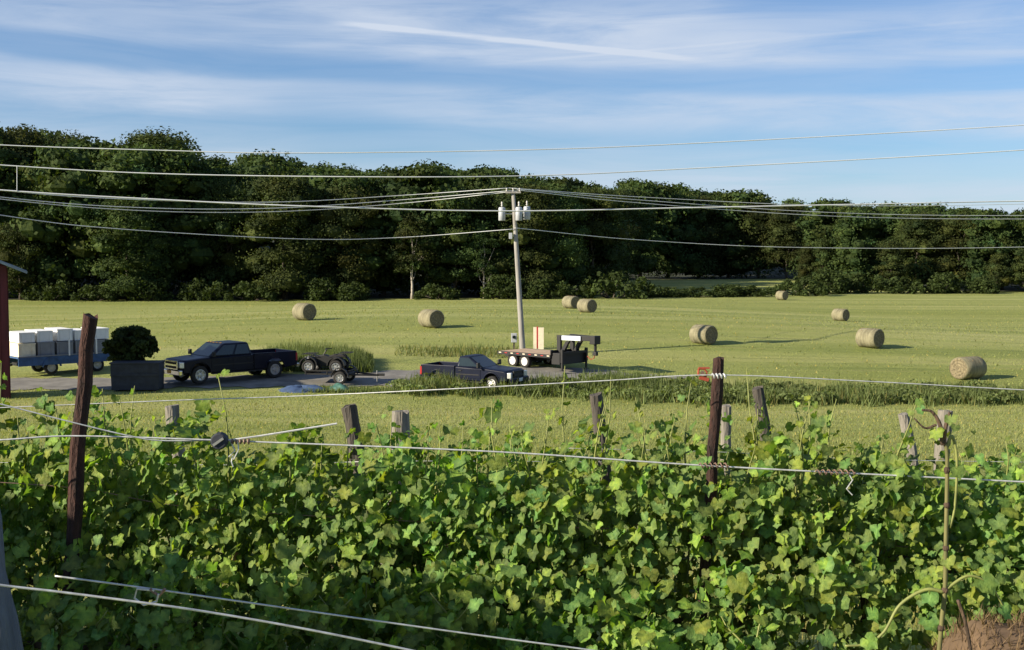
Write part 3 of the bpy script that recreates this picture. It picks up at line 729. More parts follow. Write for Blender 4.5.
    pane('windscreen', (x1 + .2, hw - .03, zc0), (x1 + .2, -hw + .03, zc0), (tx1, -hw + ti, roof), (tx1, hw - ti, roof), .1, .07, .012)
    pane('rear_window', (x0, hw - .03, zc0), (x0, -hw + .03, zc0), (tx0, -hw + ti, roof), (tx0, hw - ti, roof), .18, .16, .012)
    for s in (-1, 1):
        yb, yt = s * (hw - .03), s * (hw - ti)
        def sp(k, v):  # along the cab side
            a = Vector((x0, yb, zc0)).lerp(Vector((x1 + .2, yb, zc0)), k); b2 = Vector((tx0, yt, roof)).lerp(Vector((tx1, yt, roof)), k); return a.lerp(b2, v)
        ranges = ((.07, .44), (.49, .93)) if crew else ((.10, .88),)
        for k0, k1 in ranges:
            nrm = Vector((0, s * .97, .24)) * .012
            q = [sp(k0, .16), sp(k1, .16), sp(k1 - .01, .86), sp(k0, .86)]
            MB().hexa([p - nrm for p in q] + [p + nrm for p in q]).build('side_window', M['glass'], t)
            xd0, xd1 = sp(k0, 0).x - .05, sp(k1, 0).x + .04
            d_ = MB().box(((xd0 + xd1) / 2, s * (hw + .004), (zb + belt) / 2 + .03), (xd1 - xd0, .02, belt - zb - .14)).build('door', M[paint], t, bevel=.008)
            MB().box((xd0 + .16, s * (hw + .03), belt - .14), (.16, .03, .04)).build('handle', M['black'], d_)
        mr = MB().box((x1 + .02, s * (hw + .16), belt + .16), (.1, .24, .26)); mr.box((x1 + .02, s * (hw + .02), belt + .1), (.05, .2, .05))
        mr.build('mirror', M['black'], t, bevel=.02)
        MB().box((fx - .07, s * (hw - .21), hood - .28), (.2, .36, .28), (0, 0, -s * .28)).build('headlight', M['lamp'], t, bevel=.03)
        MB().box((bed_r + .03, s * (hw - .07), zt - .3), (.1, .15, .4)).build('tail_light', M['redlens'], t)
    # grille with bars, bumper
    gr = MB().box((fx - .02, 0, hood - .3), (.09, W - .86, .40)).build('grille', M['black'], t)
    q = MB()
    zg = hood - .3
    for dz in (-.19, 0, .19): q.box((fx + .03, 0, zg + dz), (.05, W - .82, .075 if dz else .10))
    for s in (-1, 1): q.box((fx + .03, s * (W / 2 - .44), zg), (.05, .08, .46))
    q.build('grille_bars', M['chrome' if chrome else 'black'], gr, bevel=.01)
    bu = MB().box((fx + .06, 0, zb + .06), (.18, W - .04, .26)); bu.build('front_bumper', M['chrome' if chrome else 'paint2'], t, bevel=.04)
    MB().box((fx + .165, .0, zb + .08), (.02, .34, .16)).build('number_plate', M['amber' if chrome else 'white'], t)
    MB().box((bed_r - .08, 0, zb + .04), (.16, W - .1, .2)).build('rear_bumper', M['chrome' if chrome else 'black'], t, bevel=.03)
    for s in (-1, 1):
        for a_ in (ax_f, ax_r):
            o_, i_ = arch(a_, wr * 1.33, zb - .02, 11), arch(a_, wr * 1.2, zb - .02, 11)
            MB().prism(o_ + i_[::-1], s * (hw - .02), s * (hw + .035)).build('wheel_arch', M[paint], t, bevel=.01)
        MB().box(((ax_f + ax_r) / 2, s * (hw - .04), zb - .07), (wb - wr * 2.8, .2, .06)).build('running_board', M['black'], t, bevel=.01)
        MB().box(((cab_f + cab_r) / 2 - .1, s * (hw + .012), (zb + belt) / 2 - .02), (cab_f - cab_r - .3, .03, .05)).build('side_moulding', M['black'], t)
        MB().box((fx + .05, s * (hw - .32), zb + .14), (.06, .2, .1)).build('fog_lamp', M['lamp'], t)
    fr = MB().box((0, .42, zb - .02), (L - .8, .1, .16)); fr.box((0, -.42, zb - .02), (L - .8, .1, .16))
    for a_ in (ax_f, ax_r): fr.tube([(a_, -hw + .2, wr), (a_, hw - .2, wr)], .06, 8)
    fr.build('chassis', M['black'], t)
    for a_ in (ax_f, ax_r):
        for s in (-1, 1): wheel(t, a_, s * (hw - .15), wr, .27, M[rim], s)
    return t
def onground(px, d, dz=0): x = X(px, d); return (x, d, HZ(x, d) + dz)
# navy pickup parked on the lane, nose to the lower left
TR = pickup('dark navy four-door pickup with chrome grille, nose pointing left', onground(230, 60.6, .03), R(180 + 43), L=6.5, W=2.1, wb=4.2, wr=.45, zs=1.0)
for k in range(5):
    MB().box((.95 - .1 * abs(k - 2) * .2, (k - 2) * .3, 1.94), (.10, .06, .025)).build('roof_marker_light', M['amber'], TR, bevel=.01)
TR2 = pickup('older dull blue regular-cab pickup in the weeds, nose pointing right', onground(473, 59.6, .0), R(-28), L=5.05, W=1.84, wb=3.1, wr=.36, crew=False, paint='paint2', rim='whiterim', zs=.84, chrome=False)

# small trailer with quad bike behind the navy pickup
p = onground(337, 60.0, .03)
t = thing('utility_trailer', 'low black utility trailer with drawbar pointing right behind the navy pickup', 'trailer', p, R(-8))
fz = .50
MB().box((-.35, .0, fz), (2.3, 1.4, .07)).build('deck', M['black'], t)
b = MB()
for s in (-1, 1): b.box((-.35, s * .69, fz + .17), (2.3, .05, .06))
for xx in (-1.48, .78): b.box((xx, 0, fz + .17), (.05, 1.4, .06))
for xx in (-1.45, -.35, .75):
    for s in (-1, 1): b.box((xx, s * .69, fz + .08), (.05, .05, .2))
b.build('side_rail', M['black'], t)
b = MB(); b.tube([(.75, .6, fz - .02), (2.1, .05, fz - .08)], .045, 6); b.tube([(.75, -.6, fz - .02), (2.1, -.05, fz - .08)], .045, 6); b.box((2.22, 0, fz - .06), (.36, .14, .12)); b.build('drawbar', M['black'], t)
MB().tube([(2.0, .1, .06), (2.0, .1, fz + .15)], .03, 8).build('jack_stand', M['rim'], t)
for s in (-1, 1):
    wheel(t, .35, s * .82, .33, .18, M['rim'], s)
    MB().prism([(x_, z_) for x_, z_ in arch(.35, .46, .38, 9)] + [(x_, z_) for x_, z_ in arch(.35, .42, .38, 9)][::-1], s * .74, s * .93).build('mudguard', M['black'], t)
MB().tube([(.35, -.8, .33), (.35, .8, .33)], .035, 8).build('axle', M['black'], t)
q = thing('quad_bike', 'black quad bike loaded on the small trailer behind the navy pickup', 'quad bike', (p[0] - .2, p[1], p[2] + fz + .035), R(180 - 8)); q.scale = (1.22, 1.22, 1.15)
for a_ in (-.58, .58):
    for s in (-1, 1): wheel(q, a_ + .35, s * .4, .28, .22, M['rim'], s)
b = MB().prism([(-.5, .32), (-.35, .62), (.05, .66), (.35, .78), (.75, .72), (1.15, .55), (1.1, .36), (.5, .26), (-.1, .26)], -.2, .2); b.build('body', M['black'], q, bevel=.04)
MB().prism([(-.55, .66), (-.5, .80), (-.05, .80), (.18, .72), (.15, .64)], -.16, .16).build('seat', M['rubber'], q, bevel=.05)
for a_ in (-.23, .93):
    for s in (-1, 1): MB().prism([(x_, z_) for x_, z_ in arch(a_, .38, .34, 9)] + [(x_, z_) for x_, z_ in arch(a_, .34, .34, 9)][::-1], s * .26, s * .54).build('mudguard', M['black'], q)
b = MB(); b.tube([(.45, 0, .72), (.28, 0, 1.0)], .03, 6); b.tube([(.20, -.38, 1.0), (.30, -.15, 1.03), (.30, .15, 1.03), (.20, .38, 1.0)], .02, 6); b.build('handlebar', M['black'], q)
for x0_, x1_, zz in ((-.75, -.3, .86), (.75, 1.25, .80)):
    b = MB()
    for k in range(5): b.tube([(x0_ + (x1_ - x0_) * k / 4, -.35, zz), (x0_ + (x1_ - x0_) * k / 4, .35, zz)], .014, 5)
    for s in (-1, 0, 1): b.tube([(x0_, s * .35, zz + .01), (x1_, s * .35, zz + .01)], .014, 5)
    b.tube([((x0_ + x1_) / 2, .15, zz - .3), ((x0_ + x1_) / 2, .15, zz)], .014, 5); b.tube([((x0_ + x1_) / 2, -.15, zz - .3), ((x0_ + x1_) / 2, -.15, zz)], .014, 5)
    b.build('luggage_rack', M['black'], q)
for s in (-1, 1): MB().lathe([(.03, -.04), (.08, -.02), (.085, .03)], (1.12, s * .18, .6), 12, 'x').build('headlight', M['lamp'], q)

# gooseneck flatbed
gz = R(-43); gp = onground(549, 66.6, .0)
t = thing('gooseneck_trailer', 'black gooseneck flatbed trailer with white wheels behind the older pickup', 'trailer', gp, gz)
DL0, DL1, DW, DZ = -2.8, 1.15, 2.4, .86
b = MB()
for s in (-1, 1): b.box(((DL0 + DL1) / 2, s * (DW / 2 - .03), DZ - .08), (DL1 - DL0, .08, .18))
for k in range(6): b.box((DL0 + .2 + k * .65, 0, DZ - .1), (.08, DW - .2, .1))
for s in (-1, 1): b.box(((DL0 + DL1) / 2, s * .5, DZ - .22), (DL1 - DL0, .12, .24))
b.build('frame', M['black'], t)
for k in range(9): MB().box(((DL0 + DL1) / 2, -DW / 2 + .17 + k * .258, DZ - .02), (DL1 - DL0 - .04, .235, .05)).build('plank', M['plank'], t, bevel=.006)
for k in range(9):
    for s in (-1, 1): MB().box((DL0 + .2 + k * .45, s * (DW / 2 + .014), DZ - .06), (.18, .006, .045)).build('reflector_strip', M['redtape' if k % 2 else 'cream'], t)
for a_ in (-1.75, -.85):
    for s in (-1, 1): wheel(t, a_, s * .98, .38, .26, M['whiterim'], s)
    MB().tube([(a_, -.95, .38), (a_, .95, .38)], .06, 8).build('axle', M['black'], t)
MB().box((1.45, 0, .66), (.6, 2.2, .62)).build('toolbox', M['black'], t, bevel=.02)
b = MB()
for s in (-1, 1):
    b.box((1.25, s * .55, 1.35), (.26, .16, 1.05)); b.hexa([(1.35, s * .55 - .08, 1.0), (1.6, s * .55 - .08, 1.0), (1.6, s * .55 + .08, 1.0), (1.35, s * .55 + .08, 1.0), (1.75, s * .55 - .08, 1.62), (2.0, s * .55 - .08, 1.62), (2.0, s * .55 + .08, 1.62), (1.75, s * .55 + .08, 1.62)])
    b.hexa([(1.12, s * .55 - .1, 1.66), (3.3, s * .12 - .1, 1.66), (3.3, s * .12 + .1, 1.66), (1.12, s * .55 + .1, 1.66), (1.12, s * .55 - .1, 1.92), (3.3, s * .12 - .1, 1.92), (3.3, s * .12 + .1, 1.92), (1.12, s * .55 + .1, 1.92)])
b.box((1.25, 0, 1.78), (.24, 1.1, .22)); b.build('neck', M['black'], t, bevel=.015)
b = MB(); b.box((3.3, 0, 1.72), (.36, .5, .46)); b.tube([(3.32, 0, 1.6), (3.32, 0, .98)], .085, 10); b.box((3.32, 0, .98), (.26, .2, .2)); b.build('coupler', M['black'], t, bevel=.02)
MB().box((2.05, -.52, 1.79), (1.15, .03, .24), (0, 0, R(11.3))).build('sign_plate', M['banner'], t)
bn = [c for c in t.children if c.name.startswith('sign_plate')][0]
for k in range(5): MB().box((1.68 + k * .18, -.60 + k * .036, 1.79), (.12, .012, .085), (0, 0, R(11.3))).build('lettering', M['bannerink'], bn)
for s in (-1, 1):
    b = MB(); b.box((1.85, s * 1.02, .82), (.13, .13, .72)); b.box((1.85, s * 1.02, .26), (.09, .09, .46)); b.box((1.85, s * 1.02, .03), (.24, .24, .03)); b.build('landing_leg', M['black'], t)
b = MB(); b.box((1.85, 0, .98), (.12, 2.1, .12)); b.build('jack_beam', M['black'], t)
MB().tube([(3.25, .1, 1.1), (3.1, .16, .72), (2.85, .2, .62), (2.6, .2, .8)], .022, 6).build('safety_chain', M['orange'], t)
b = MB(); b.box((DL1 + .02, 0, DZ + .12), (.06, DW, .26)); b.build('headboard', M['black'], t)

# blue wagon loaded with pale crates, left
wp = onground(57, 63.0, .03); wz = R(42)
t = thing('farm_wagon', 'blue farm wagon parked beside the barn under stacked pale crates', 'wagon', wp, wz)
MB().box((0, 0, .95), (4.9, 2.0, .09)).build('deck', M['blue'], t)
for s in (-1, 1): MB().box((0, s * 1.0, .74), (4.9, .05, .44)).build('side_panel', M['blue'], t)
for s in (-1, 1): MB().box((0, s * 1.03, 1.0), (4.92, .05, .06)).build('rail', M['greycrate'], t)
b = MB(); b.box((0, 0, .58), (4.6, .7, .16)); b.tube([(-2.4, 0, .55), (-3.6, 0, .42)], .06, 8); b.build('chassis', M['black'], t)
for a_ in (-.75, 1.7):
    for s in (-1, 1): wheel(t, a_, s * .86, .36, .2, M['rim'], s)
MB().prism([(x_, z_) for x_, z_ in arch(-.75, .50, .42, 9)] + [(x_, z_) for x_, z_ in arch(-.75, .45, .42, 9)][::-1], -1.06, -.9).build('mudguard', M['blue'], t)
for xx in (.15, 1.6):
    MB().box((xx, -1.07, 1.38), (.07, .05, .85)).build('stake', M['white'], t)
def crate(x, y, z, dx, dy, dz, m, label, lidm='white'):
    M3 = Matrix.Rotation(wz, 3, 'Z'); l = M3 @ Vector((x, y, z))
    c = thing('crate', label, 'crate', (wp[0] + l.x, wp[1] + l.y, wp[2] + l.z), wz, 'pale crates on the blue wagon')
    MB().box((0, 0, dz * .46), (dx - .04, dy - .04, dz * .92)).build('box', M[m], c, bevel=.012)
    MB().box((0, 0, dz * .95), (dx, dy, dz * .1)).build('lid', M[lidm], c, bevel=.01)
    b = MB()
    for k in (-.3, .3): b.box((dx * k, -dy / 2 + .01, dz * .45), (.06, .03, dz * .86))
    b.build('batten', M[m], c)
names = ['leftmost', 'second from left', 'middle', 'second from right', 'rightmost']
xs_ = [-1.96, -.98, 0, .98, 1.96]
for k in range(5): crate(xs_[k], 0, .995, .90, 1.86, .68 + .03 * (k % 2), 'cream' if k < 1 else 'greycrate', f'{"cream" if k < 1 else "grey"} crate, {names[k]} in the lower tier on the blue wagon', 'cream' if k < 1 else 'greycrate')  # sunlit cream end and shaded grey side put into the crates' base colours
for k in range(5): crate(xs_[k] + .03 * (-1) ** k, 0, 1.71, .84, 1.74, .52 + .05 * (k % 3), 'white', f'white crate, {names[k]} in the upper tier on the blue wagon')

# slate bin with a shrub growing behind it
bp_ = onground(136, 57.0); 
t = thing('storage_bin', 'dark slate storage bin standing in shade left of the navy pickup', 'bin', bp_, R(4))
b = MB().box((0, 0, .68), (2.2, 1.1, 1.24), taper=1.03); b.build('box', M['slate'], t, bevel=.02)
MB().box((0, 0, 1.34), (2.34, 1.22, .07)).build('lid', M['slate'], t, bevel=.01)
for s in (-1, 1): MB().box((0, s * .0 - .575 * (s > 0) + .575 * (s < 0), .78), (2.26, .05, .1)).build('rib', M['slate'], t)
for xx in (-.9, .9):
    MB().box((xx, 0, .03), (.14, 1.0, .08)).build('skid', M['black'], t)
def local_tree(name, label, loc, h, w, base, ncl, per, leaf, tr, cat):
    vt, ti, cs = crown_cloud(h, w, base, ncl, per, leaf, 'full', .3); vt2, ti2, _ = crown_cloud(h, w * .8, base, ncl, per, leaf, 'full', .1); vt, ti = np.concatenate([vt, vt2]), np.concatenate([ti, ti2])
    t = thing(name, label, cat, loc)
    npmesh('crown', vt, 4, M['shrub'], t, tint=ti * .7); limb_mesh(h, w, base, cs, tr, 12).build('trunk', M['bark'], t, True); return t
lx = onground(131, 58.4); local_tree('garden_shrub', 'dark leafy shrub rising above the slate bin beside the pickup', lx, 2.75, 1.6, 1.1, 46, 110, .2, .06, 'shrub')

# barn at the left edge
c0 = P(10, 396, 54.2); th = math.atan2(-.418, 1)
bz = HZ(c0.x, c0.y); 
t = thing('barn', 'dark red barn corner with grey metal roof at the left frame edge', 'barn', (c0.x, c0.y, bz), math.atan2(.386, .923))
# local: -x goes left along the front, +y goes away
WB, DB, EH = 9.0, 2.0, 6.0
ridge = EH + WB / 2 * .43
MB().prism([(0, -.2), (0, EH), (-WB / 2, ridge), (-WB, EH), (-WB, -.2)], 0.02, DB).build('wall', M['barn'], t)
wl = [c for c in t.children][0]
for k in range(30):
    x0_ = -.15 - k * .3; top = EH + min(-x0_, WB + x0_) * .43
    MB().box((x0_, .0, top / 2 - .1), (.275, .05, top + .1)).build('board', M['barn'], wl)
for k in range(6): MB().box((.012, .2 + k * .3, EH / 2 - .1), (.05, .275, EH)).build('board', M['barn'], wl)
sl_ = math.atan(.43); ln = (WB / 2 + .85) / math.cos(sl_)
for s in (-1, 1):
    cx = -WB / 2 + s * (WB / 2 + .85) / 2; cz = ridge + .06 - (WB / 2 + .85) / 2 * .43
    rf = MB().box((cx, DB / 2, cz), (ln, DB + 1.0, .07), (0, s * sl_, 0)).build('roof', M['tin'], t)
    b = MB()
    for k in range(6): b.box((cx, -.45 + k * .54, cz + .05), (ln, .04, .05), (0, s * sl_, 0))
    b.build('roof_seam', M['tin'], rf)
b = MB(); b.box((-WB / 2, -.48, EH), (.1, .03, .1)); b.build('trim', M['barn'], t)

# tarps heaped by the lane
def heap(name, label, px, d, w, dp, h, m, seed):
    r_ = random.Random(seed); vs = []; n = 22; k = 8
    for i in range(k + 1):
        for j in range(n):
            a = 6.283 * j / n; q = 1 - i / k; rr = (q ** .6) * (1 + .16 * math.sin(3 * a + seed) + .08 * math.sin(7 * a + i))
            vs.append((w * rr * math.cos(a), dp * rr * math.sin(a), max(-.03, h * (1 - q ** 2) * (1 + .25 * math.sin(2 * a + seed) + .12 * math.sin(9 * a + i * 2)) - .03)))
    m_ = MB(); m_.v = vs
    for i in range(k):
        for j in range(n): m_.f.append((i * n + j, i * n + (j + 1) % n, (i + 1) * n + (j + 1) % n, (i + 1) * n + j))
    o = m_.build(name, M[m], None, True); o.location = onground(px, d); return tag(o, label, 'tarp')
heap('tarpaulin', 'crumpled blue tarpaulin heaped on the grass below the quad bike', 300, 57.3, 1.25, .6, .26, 'tarp', 1)
heap('tarpaulin', 'small faded green tarpaulin right of the blue tarpaulin', 338, 57.6, .65, .45, .32, 'tarp2', 4)

# boards and meter box by the pole
bpz = onground(531, 78)
t = tag(MB().box((0, 0, .62), (.20, .06, 1.44), (R(-3),)).build('board', M['cream'], None), 'narrow cream upright board right of the utility pole', 'board'); t.location = onground(535, 73)
t = tag(MB().box((0, 0, .62), (.34, .06, 1.40), (R(-3),)).build('board', M['cream'], None), 'wide cream upright board farther right of the utility pole', 'board'); t.location = onground(541, 73)
t = tag(MB().box((0, 0, .62), (.10, .05, 1.42), (R(-2),)).build('stake', M['redtape'], None), 'dark red stake between the two cream boards', 'stake'); t.location = onground(537.4, 73.3)
t = thing('meter_box', 'small grey meter box on a short post left of the utility pole', 'meter box', onground(514, 72))
MB().box((0, 0, .45), (.1, .1, .9)).build('post', M['bark'], t); MB().box((.0, -.1, .82), (.34, .2, .55)).build('case', M['can'], t, bevel=.02); MB().lathe([(.1, -.12), (.1, 0)], (0, -.18, .88), 12).build('dial', M['glass'], t)
t = thing('folded_sign', 'pale yellow folded board in the weeds by the older pickup', 'board', onground(496, 58.9))
MB().prism([(-.24, .42), (.2, .42), (.16, .98)], -.03, .03).build('panel', M['cream'], t); MB().box((0, 0, .3), (.06, .05, .6)).build('stake', M['bark'], t)

# ------------------------------------------------------------------ utility pole and lines
pb = onground(523, 70.5); top = P(513, 190, 71)
t = thing('utility_pole', 'leaning grey wooden utility pole with three transformer cans', 'utility pole', pb)
tv = Vector(top) - Vector(pb); m = MB(); m.tube([Vector((0, 0, -.6)) - tv.normalized() * .0] + [tv * k / 6 for k in range(7)], [.19] + [.185 - .075 * k / 6 for k in range(7)], 12); m.build('shaft', M['pole'], t, True)
def at(k, dx=0, dy=0, dz=0): return tv * k + Vector((dx, dy, dz))
def rowk(py): return (py - 356) / (190 - 356)
MB().box(at(.985, 0, -.16), (.9, .1, .1)).build('crossarm', M['pole'], t)
for dx in (-.38, 0, .38): MB().lathe([(.03, 0), (.06, .05), (.03, .1), (.06, .15), (.03, .2)], at(.985, dx, -.16, .05), 10, 'z').build('insulator', M['porcelain'], t)
for dx, dy, py in ((-.74, -.05, 214), (.26, -.34, 214), (.74, .1, 213)):
    cn = MB(); c = at(rowk(py), dx, dy); cn.lathe([(.17, -.40), (.20, -.37), (.20, .34), (.15, .40)], c, 16, 'z'); co_ = cn.build('transformer', M['can'], t, True)
    MB().lathe([(.035, .44), (.06, .5), (.035, .56), (.06, .62), (.03, .72)], c, 8, 'z').build('bushing', M['porcelain'], co_)
    MB().tube([c, at(rowk(py), 0, 0)], .045, 6).build('bracket', M['rim'], co_)
MB().box(at(rowk(236), -.3, -.2), (.2, .2, .36)).build('cutout_switch', M['can'], t, bevel=.02)
MB().tube([at(rowk(236), -.3, -.2), at(rowk(236), 0, 0)], .03, 6).build('switch_arm', M['rim'], t)
def wire(label, pts, r, m='cable', n=40, name='power_line', kind=None):
    """pts: (px,py,depth) control points; smooth through them (Catmull-Rom)"""
    c = [P(*p) for p in pts]; c = [c[0] * 2 - c[1]] + c + [c[-1] * 2 - c[-2]]; out = []
    for i in range(1, len(c) - 2):
        for k in range(10):
            s = k / 10; a, b, d, e = c[i - 1], c[i], c[i + 1], c[i + 2]
            out.append(0.5 * ((2 * b) + (d - a) * s + (2 * a - 5 * b + 4 * d - e) * s * s + (3 * b - a - 3 * d + e) * s ** 3))
    out.append(c[-2]); o = MB().tube(out, r * (.56 if name == 'power_line' else .72), 6).build(name, M[m], None, True)
    return tag(o, label, 'wire' if name != 'power_line' else 'power line')
wire('topmost power line crossing the whole sky and treetops', [(-260, 132, 26), (0, 145, 27), (150, 150, 27.5), (290, 153, 28), (520, 150, 29), (700, 143, 30), (1024, 125, 31), (1300, 104, 32)], .021)
wire('second power line from the top, crossing the treetops to the sky', [(-260, 146, 24), (0, 165, 25), (170, 174, 25.5), (400, 177, 26), (555, 175, 27), (700, 168, 28), (1024, 150, 29), (1300, 130, 30)], .021)
wire('thick bundled power line passing in front of the transformers', [(-260, 168, 24), (0, 190, 25), (150, 199, 25.5), (300, 206, 26), (500, 211, 27), (700, 207.5, 28), (900, 203.5, 29), (1024, 201, 30), (1300, 196, 31)], .027)
tp = tuple
wire('upper line running left from the pole top', [(-300, 150, 52), (0, 190, 60), (150, 200, 64), (280, 202, 68), (400, 195.5, 72), (509, 188, 70.8)], .036)
wire('lower line running left from the pole top', [(-300, 156, 52), (0, 197, 60), (150, 208, 64), (280, 208, 68), (400, 200, 72), (513, 190.5, 70.8)], .036)
wire('third slack line running left from the pole insulators', [(-300, 160, 54), (0, 199, 61), (150, 211, 65), (280, 211.5, 69), (400, 203.5, 73), (517, 191, 70.8)], .032)
wire('upper line running right from the pole top', [(509, 188, 70.8), (640, 197, 80), (830, 205.5, 86), (1024, 204, 92), (1300, 196, 100)], .036)
wire('middle line running right from the pole top', [(513, 188.5, 70.8), (640, 200, 80), (830, 212.5, 86), (1024, 215.5, 92), (1300, 211, 100)], .036)
wire('lower line running right from the pole top', [(517, 190, 70.8), (640, 203, 80), (830, 216, 86), (1024, 219, 92), (1300, 215, 100)], .036)
wire('lowest service line running left from below the transformers', [(-300, 165, 52), (0, 215, 60), (120, 229, 63), (300, 239, 68), (400, 237.5, 72), (515, 229, 70.7)], .034)
wire('lowest service line running right from below the transformers', [(515, 228, 70.7), (640, 240, 80), (800, 247.5, 85), (1024, 247, 92), (1300, 236, 100)], .034)
wire('short vertical tie between two lines at the left', [(17, 166.5, 25.05), (17, 178, 25.05), (17, 191, 25.05)], .012)

# ------------------------------------------------------------------ vineyard
RA, RB = Vector((X(80, 5.25), 5.25)), Vector((X(713, 5.1), 5.1))
RU = (RB - RA).normalized(); RN = Vector((RU.y, -RU.x))     # RN points to the camera
def rowpt(t, off=0.0): p = RA + RU * t + RN * off; return p
# posts
def post(label, px_top, py_top, px_low, py_low, d, r, m, n=9, top_cut=0.0, name='vineyard_post', sink=.35, wob=.006):
    a = P(px_top, py_top, d); b = P(px_low, py_low, d); dv = (b - a)
    k = 1.0
    while True:
        e = a + dv * k
        if e.z < HZ(e.x, e.y) - sink or k > 12: break
        k += .05
    L = (e - a).length; ns = 14; mb = MB(); pts = []
    rr = random.Random(int(px_top * 7 + 3))
    base = a + (e - a) * (1 - sink / L)
    t = thing(name, label, 'post', base, 0, 'wooden vineyard posts')
    for i in range(ns + 1): pts.append(e.lerp(a, i / ns) - base + Vector((rr.uniform(-wob, wob), rr.uniform(-wob, wob), 0)))
    mb.tube(pts, [r * (1 + rr.uniform(-.07, .07)) for _ in range(ns)] + [r * .96], n)
    nv = len(mb.v); mb.v = [(x + rr.uniform(-1, 1) * r * .07, y + rr.uniform(-1, 1) * r * .07, z + (rr.uniform(-.012, .012) if q >= nv - n else 0)) for q, (x, y, z) in enumerate(mb.v)]
    mb.build('shaft', M[m], t)
    return t, a, e
PL, pl_a, pl_e = post('tall reddish brown post at the left, highest in the vineyard', 89, 316, 72, 540, 4.9, .030, 'rustpost')
PR, pr_a, pr_e = post('tall thin reddish brown post right of centre with wire tie', 718, 359, 711, 480, 4.97, .0235, 'rustpost')
post('leaning dark post left of the pale stubby post in the middle', 349, 406, 360, 470, 8.3, .058, 'darkpost')
post('pale stubby weathered post in the middle of the vineyard', 401, 412, 397, 470, 8.0, .064, 'greypost')
post('short grey post at the left between the tall post and the wire tightener', 172, 406, 176, 440, 9.6, .058, 'greypost')
post('leaning dark post right of centre in the back row', 596, 394, 605, 470, 9.0, .050, 'darkpost')
post('thin pale post just right of the tall thin brown post', 727, 406, 726, 450, 10.8, .050, 'greypost')
post('leaning dark post with climbing leaf right of the thin pale post', 758, 388, 768, 450, 9.4, .046, 'darkpost')
post('leaning weathered post left of the rightmost back post', 903, 414, 914, 465, 9.8, .046, 'greypost')
post('rightmost weathered back post behind the bare cane', 945, 411, 941, 470, 9.0, .055, 'greypost')
post('nearest bluish grey post cut by the lower left frame edge', -34, 470, -6, 650, 2.6, .056, 'nearpost', 12)

# vine leaves: a few lobed shapes
def leaf_shape(seed):
    r_ = random.Random(seed); pts = []
    tips = [(90, 1.0), (38, .92), (-18, .78), (142, .92), (198, .78)]
    keys = [(-78, .50), (-48, .78), (-18, .90), (10, .76), (38, .98), (64, .80), (90, 1.08), (116, .80), (142, .98), (170, .76), (198, .90), (228, .78), (258, .50)]
    for a, r in keys:
        r *= r_.uniform(.88, 1.1); a = R(a + r_.uniform(-4, 4)); x, y = r * math.cos(a), r * math.sin(a)
        fold = (.10 + .05 * (seed % 4)) * abs(x) * (1 if seed % 3 else -.6) + .13 * math.sin(4 * a + seed) * r; droop = -(.12 + .1 * (seed % 3)) * max(0, y) ** 2
        pts.append((x, y, fold + droop - .05 * r_.random()))
    vs = [(0, -.05, -.03), (0, .45, -.07)] + pts
    f = []; n = len(pts)
    for i in range(n - 1):
        c = 1 if 3 <= i <= 8 else 0
        f.append((c, 2 + i, 3 + i))
    f += [(0, 2 + 3, 1), (0, 1, 2 + 9)]
    return np.array(vs) * .5, f
LEAF = [leaf_shape(s) for s in range(12)]
TINTS = [(1.0, 1.0, 1.0), (1.2, 1.2, .95), (.78, .9, .9), (1.42, 1.40, 1.0), (.88, 1.02, 1.2), (.66, .78, .8)]
LM = []; VG = np.array([1.45, 1.4] + [.82 + .28 * (k % 2 == 0) for k in range(13)])   # paler veins from the leaf's middle
for k in range(12):
    v, f = LEAF[k]; me = bpy.data.meshes.new('leaf'); me.from_pydata([tuple(p) for p in v], [], f); me.update()
    ca = me.color_attributes.new('tint', 'FLOAT_COLOR', 'POINT'); tt = TINTS[(k * 5 + k // 6) % 6]
    for i_, d_ in enumerate(ca.data): d_.color = (*[c_ * VG[i_] for c_ in tt], 1)
    me.polygons.foreach_set('use_smooth', [True] * len(f)); me.materials.append(M['vine']); LM.append(me)
def orient(nrm, up):
    n = nrm.normalized(); y = (up - n * up.dot(n)); y = y.normalized() if y.length > 1e-4 else n.orthogonal().normalized(); x = y.cross(n)
    return Matrix((x, y, n)).transposed()
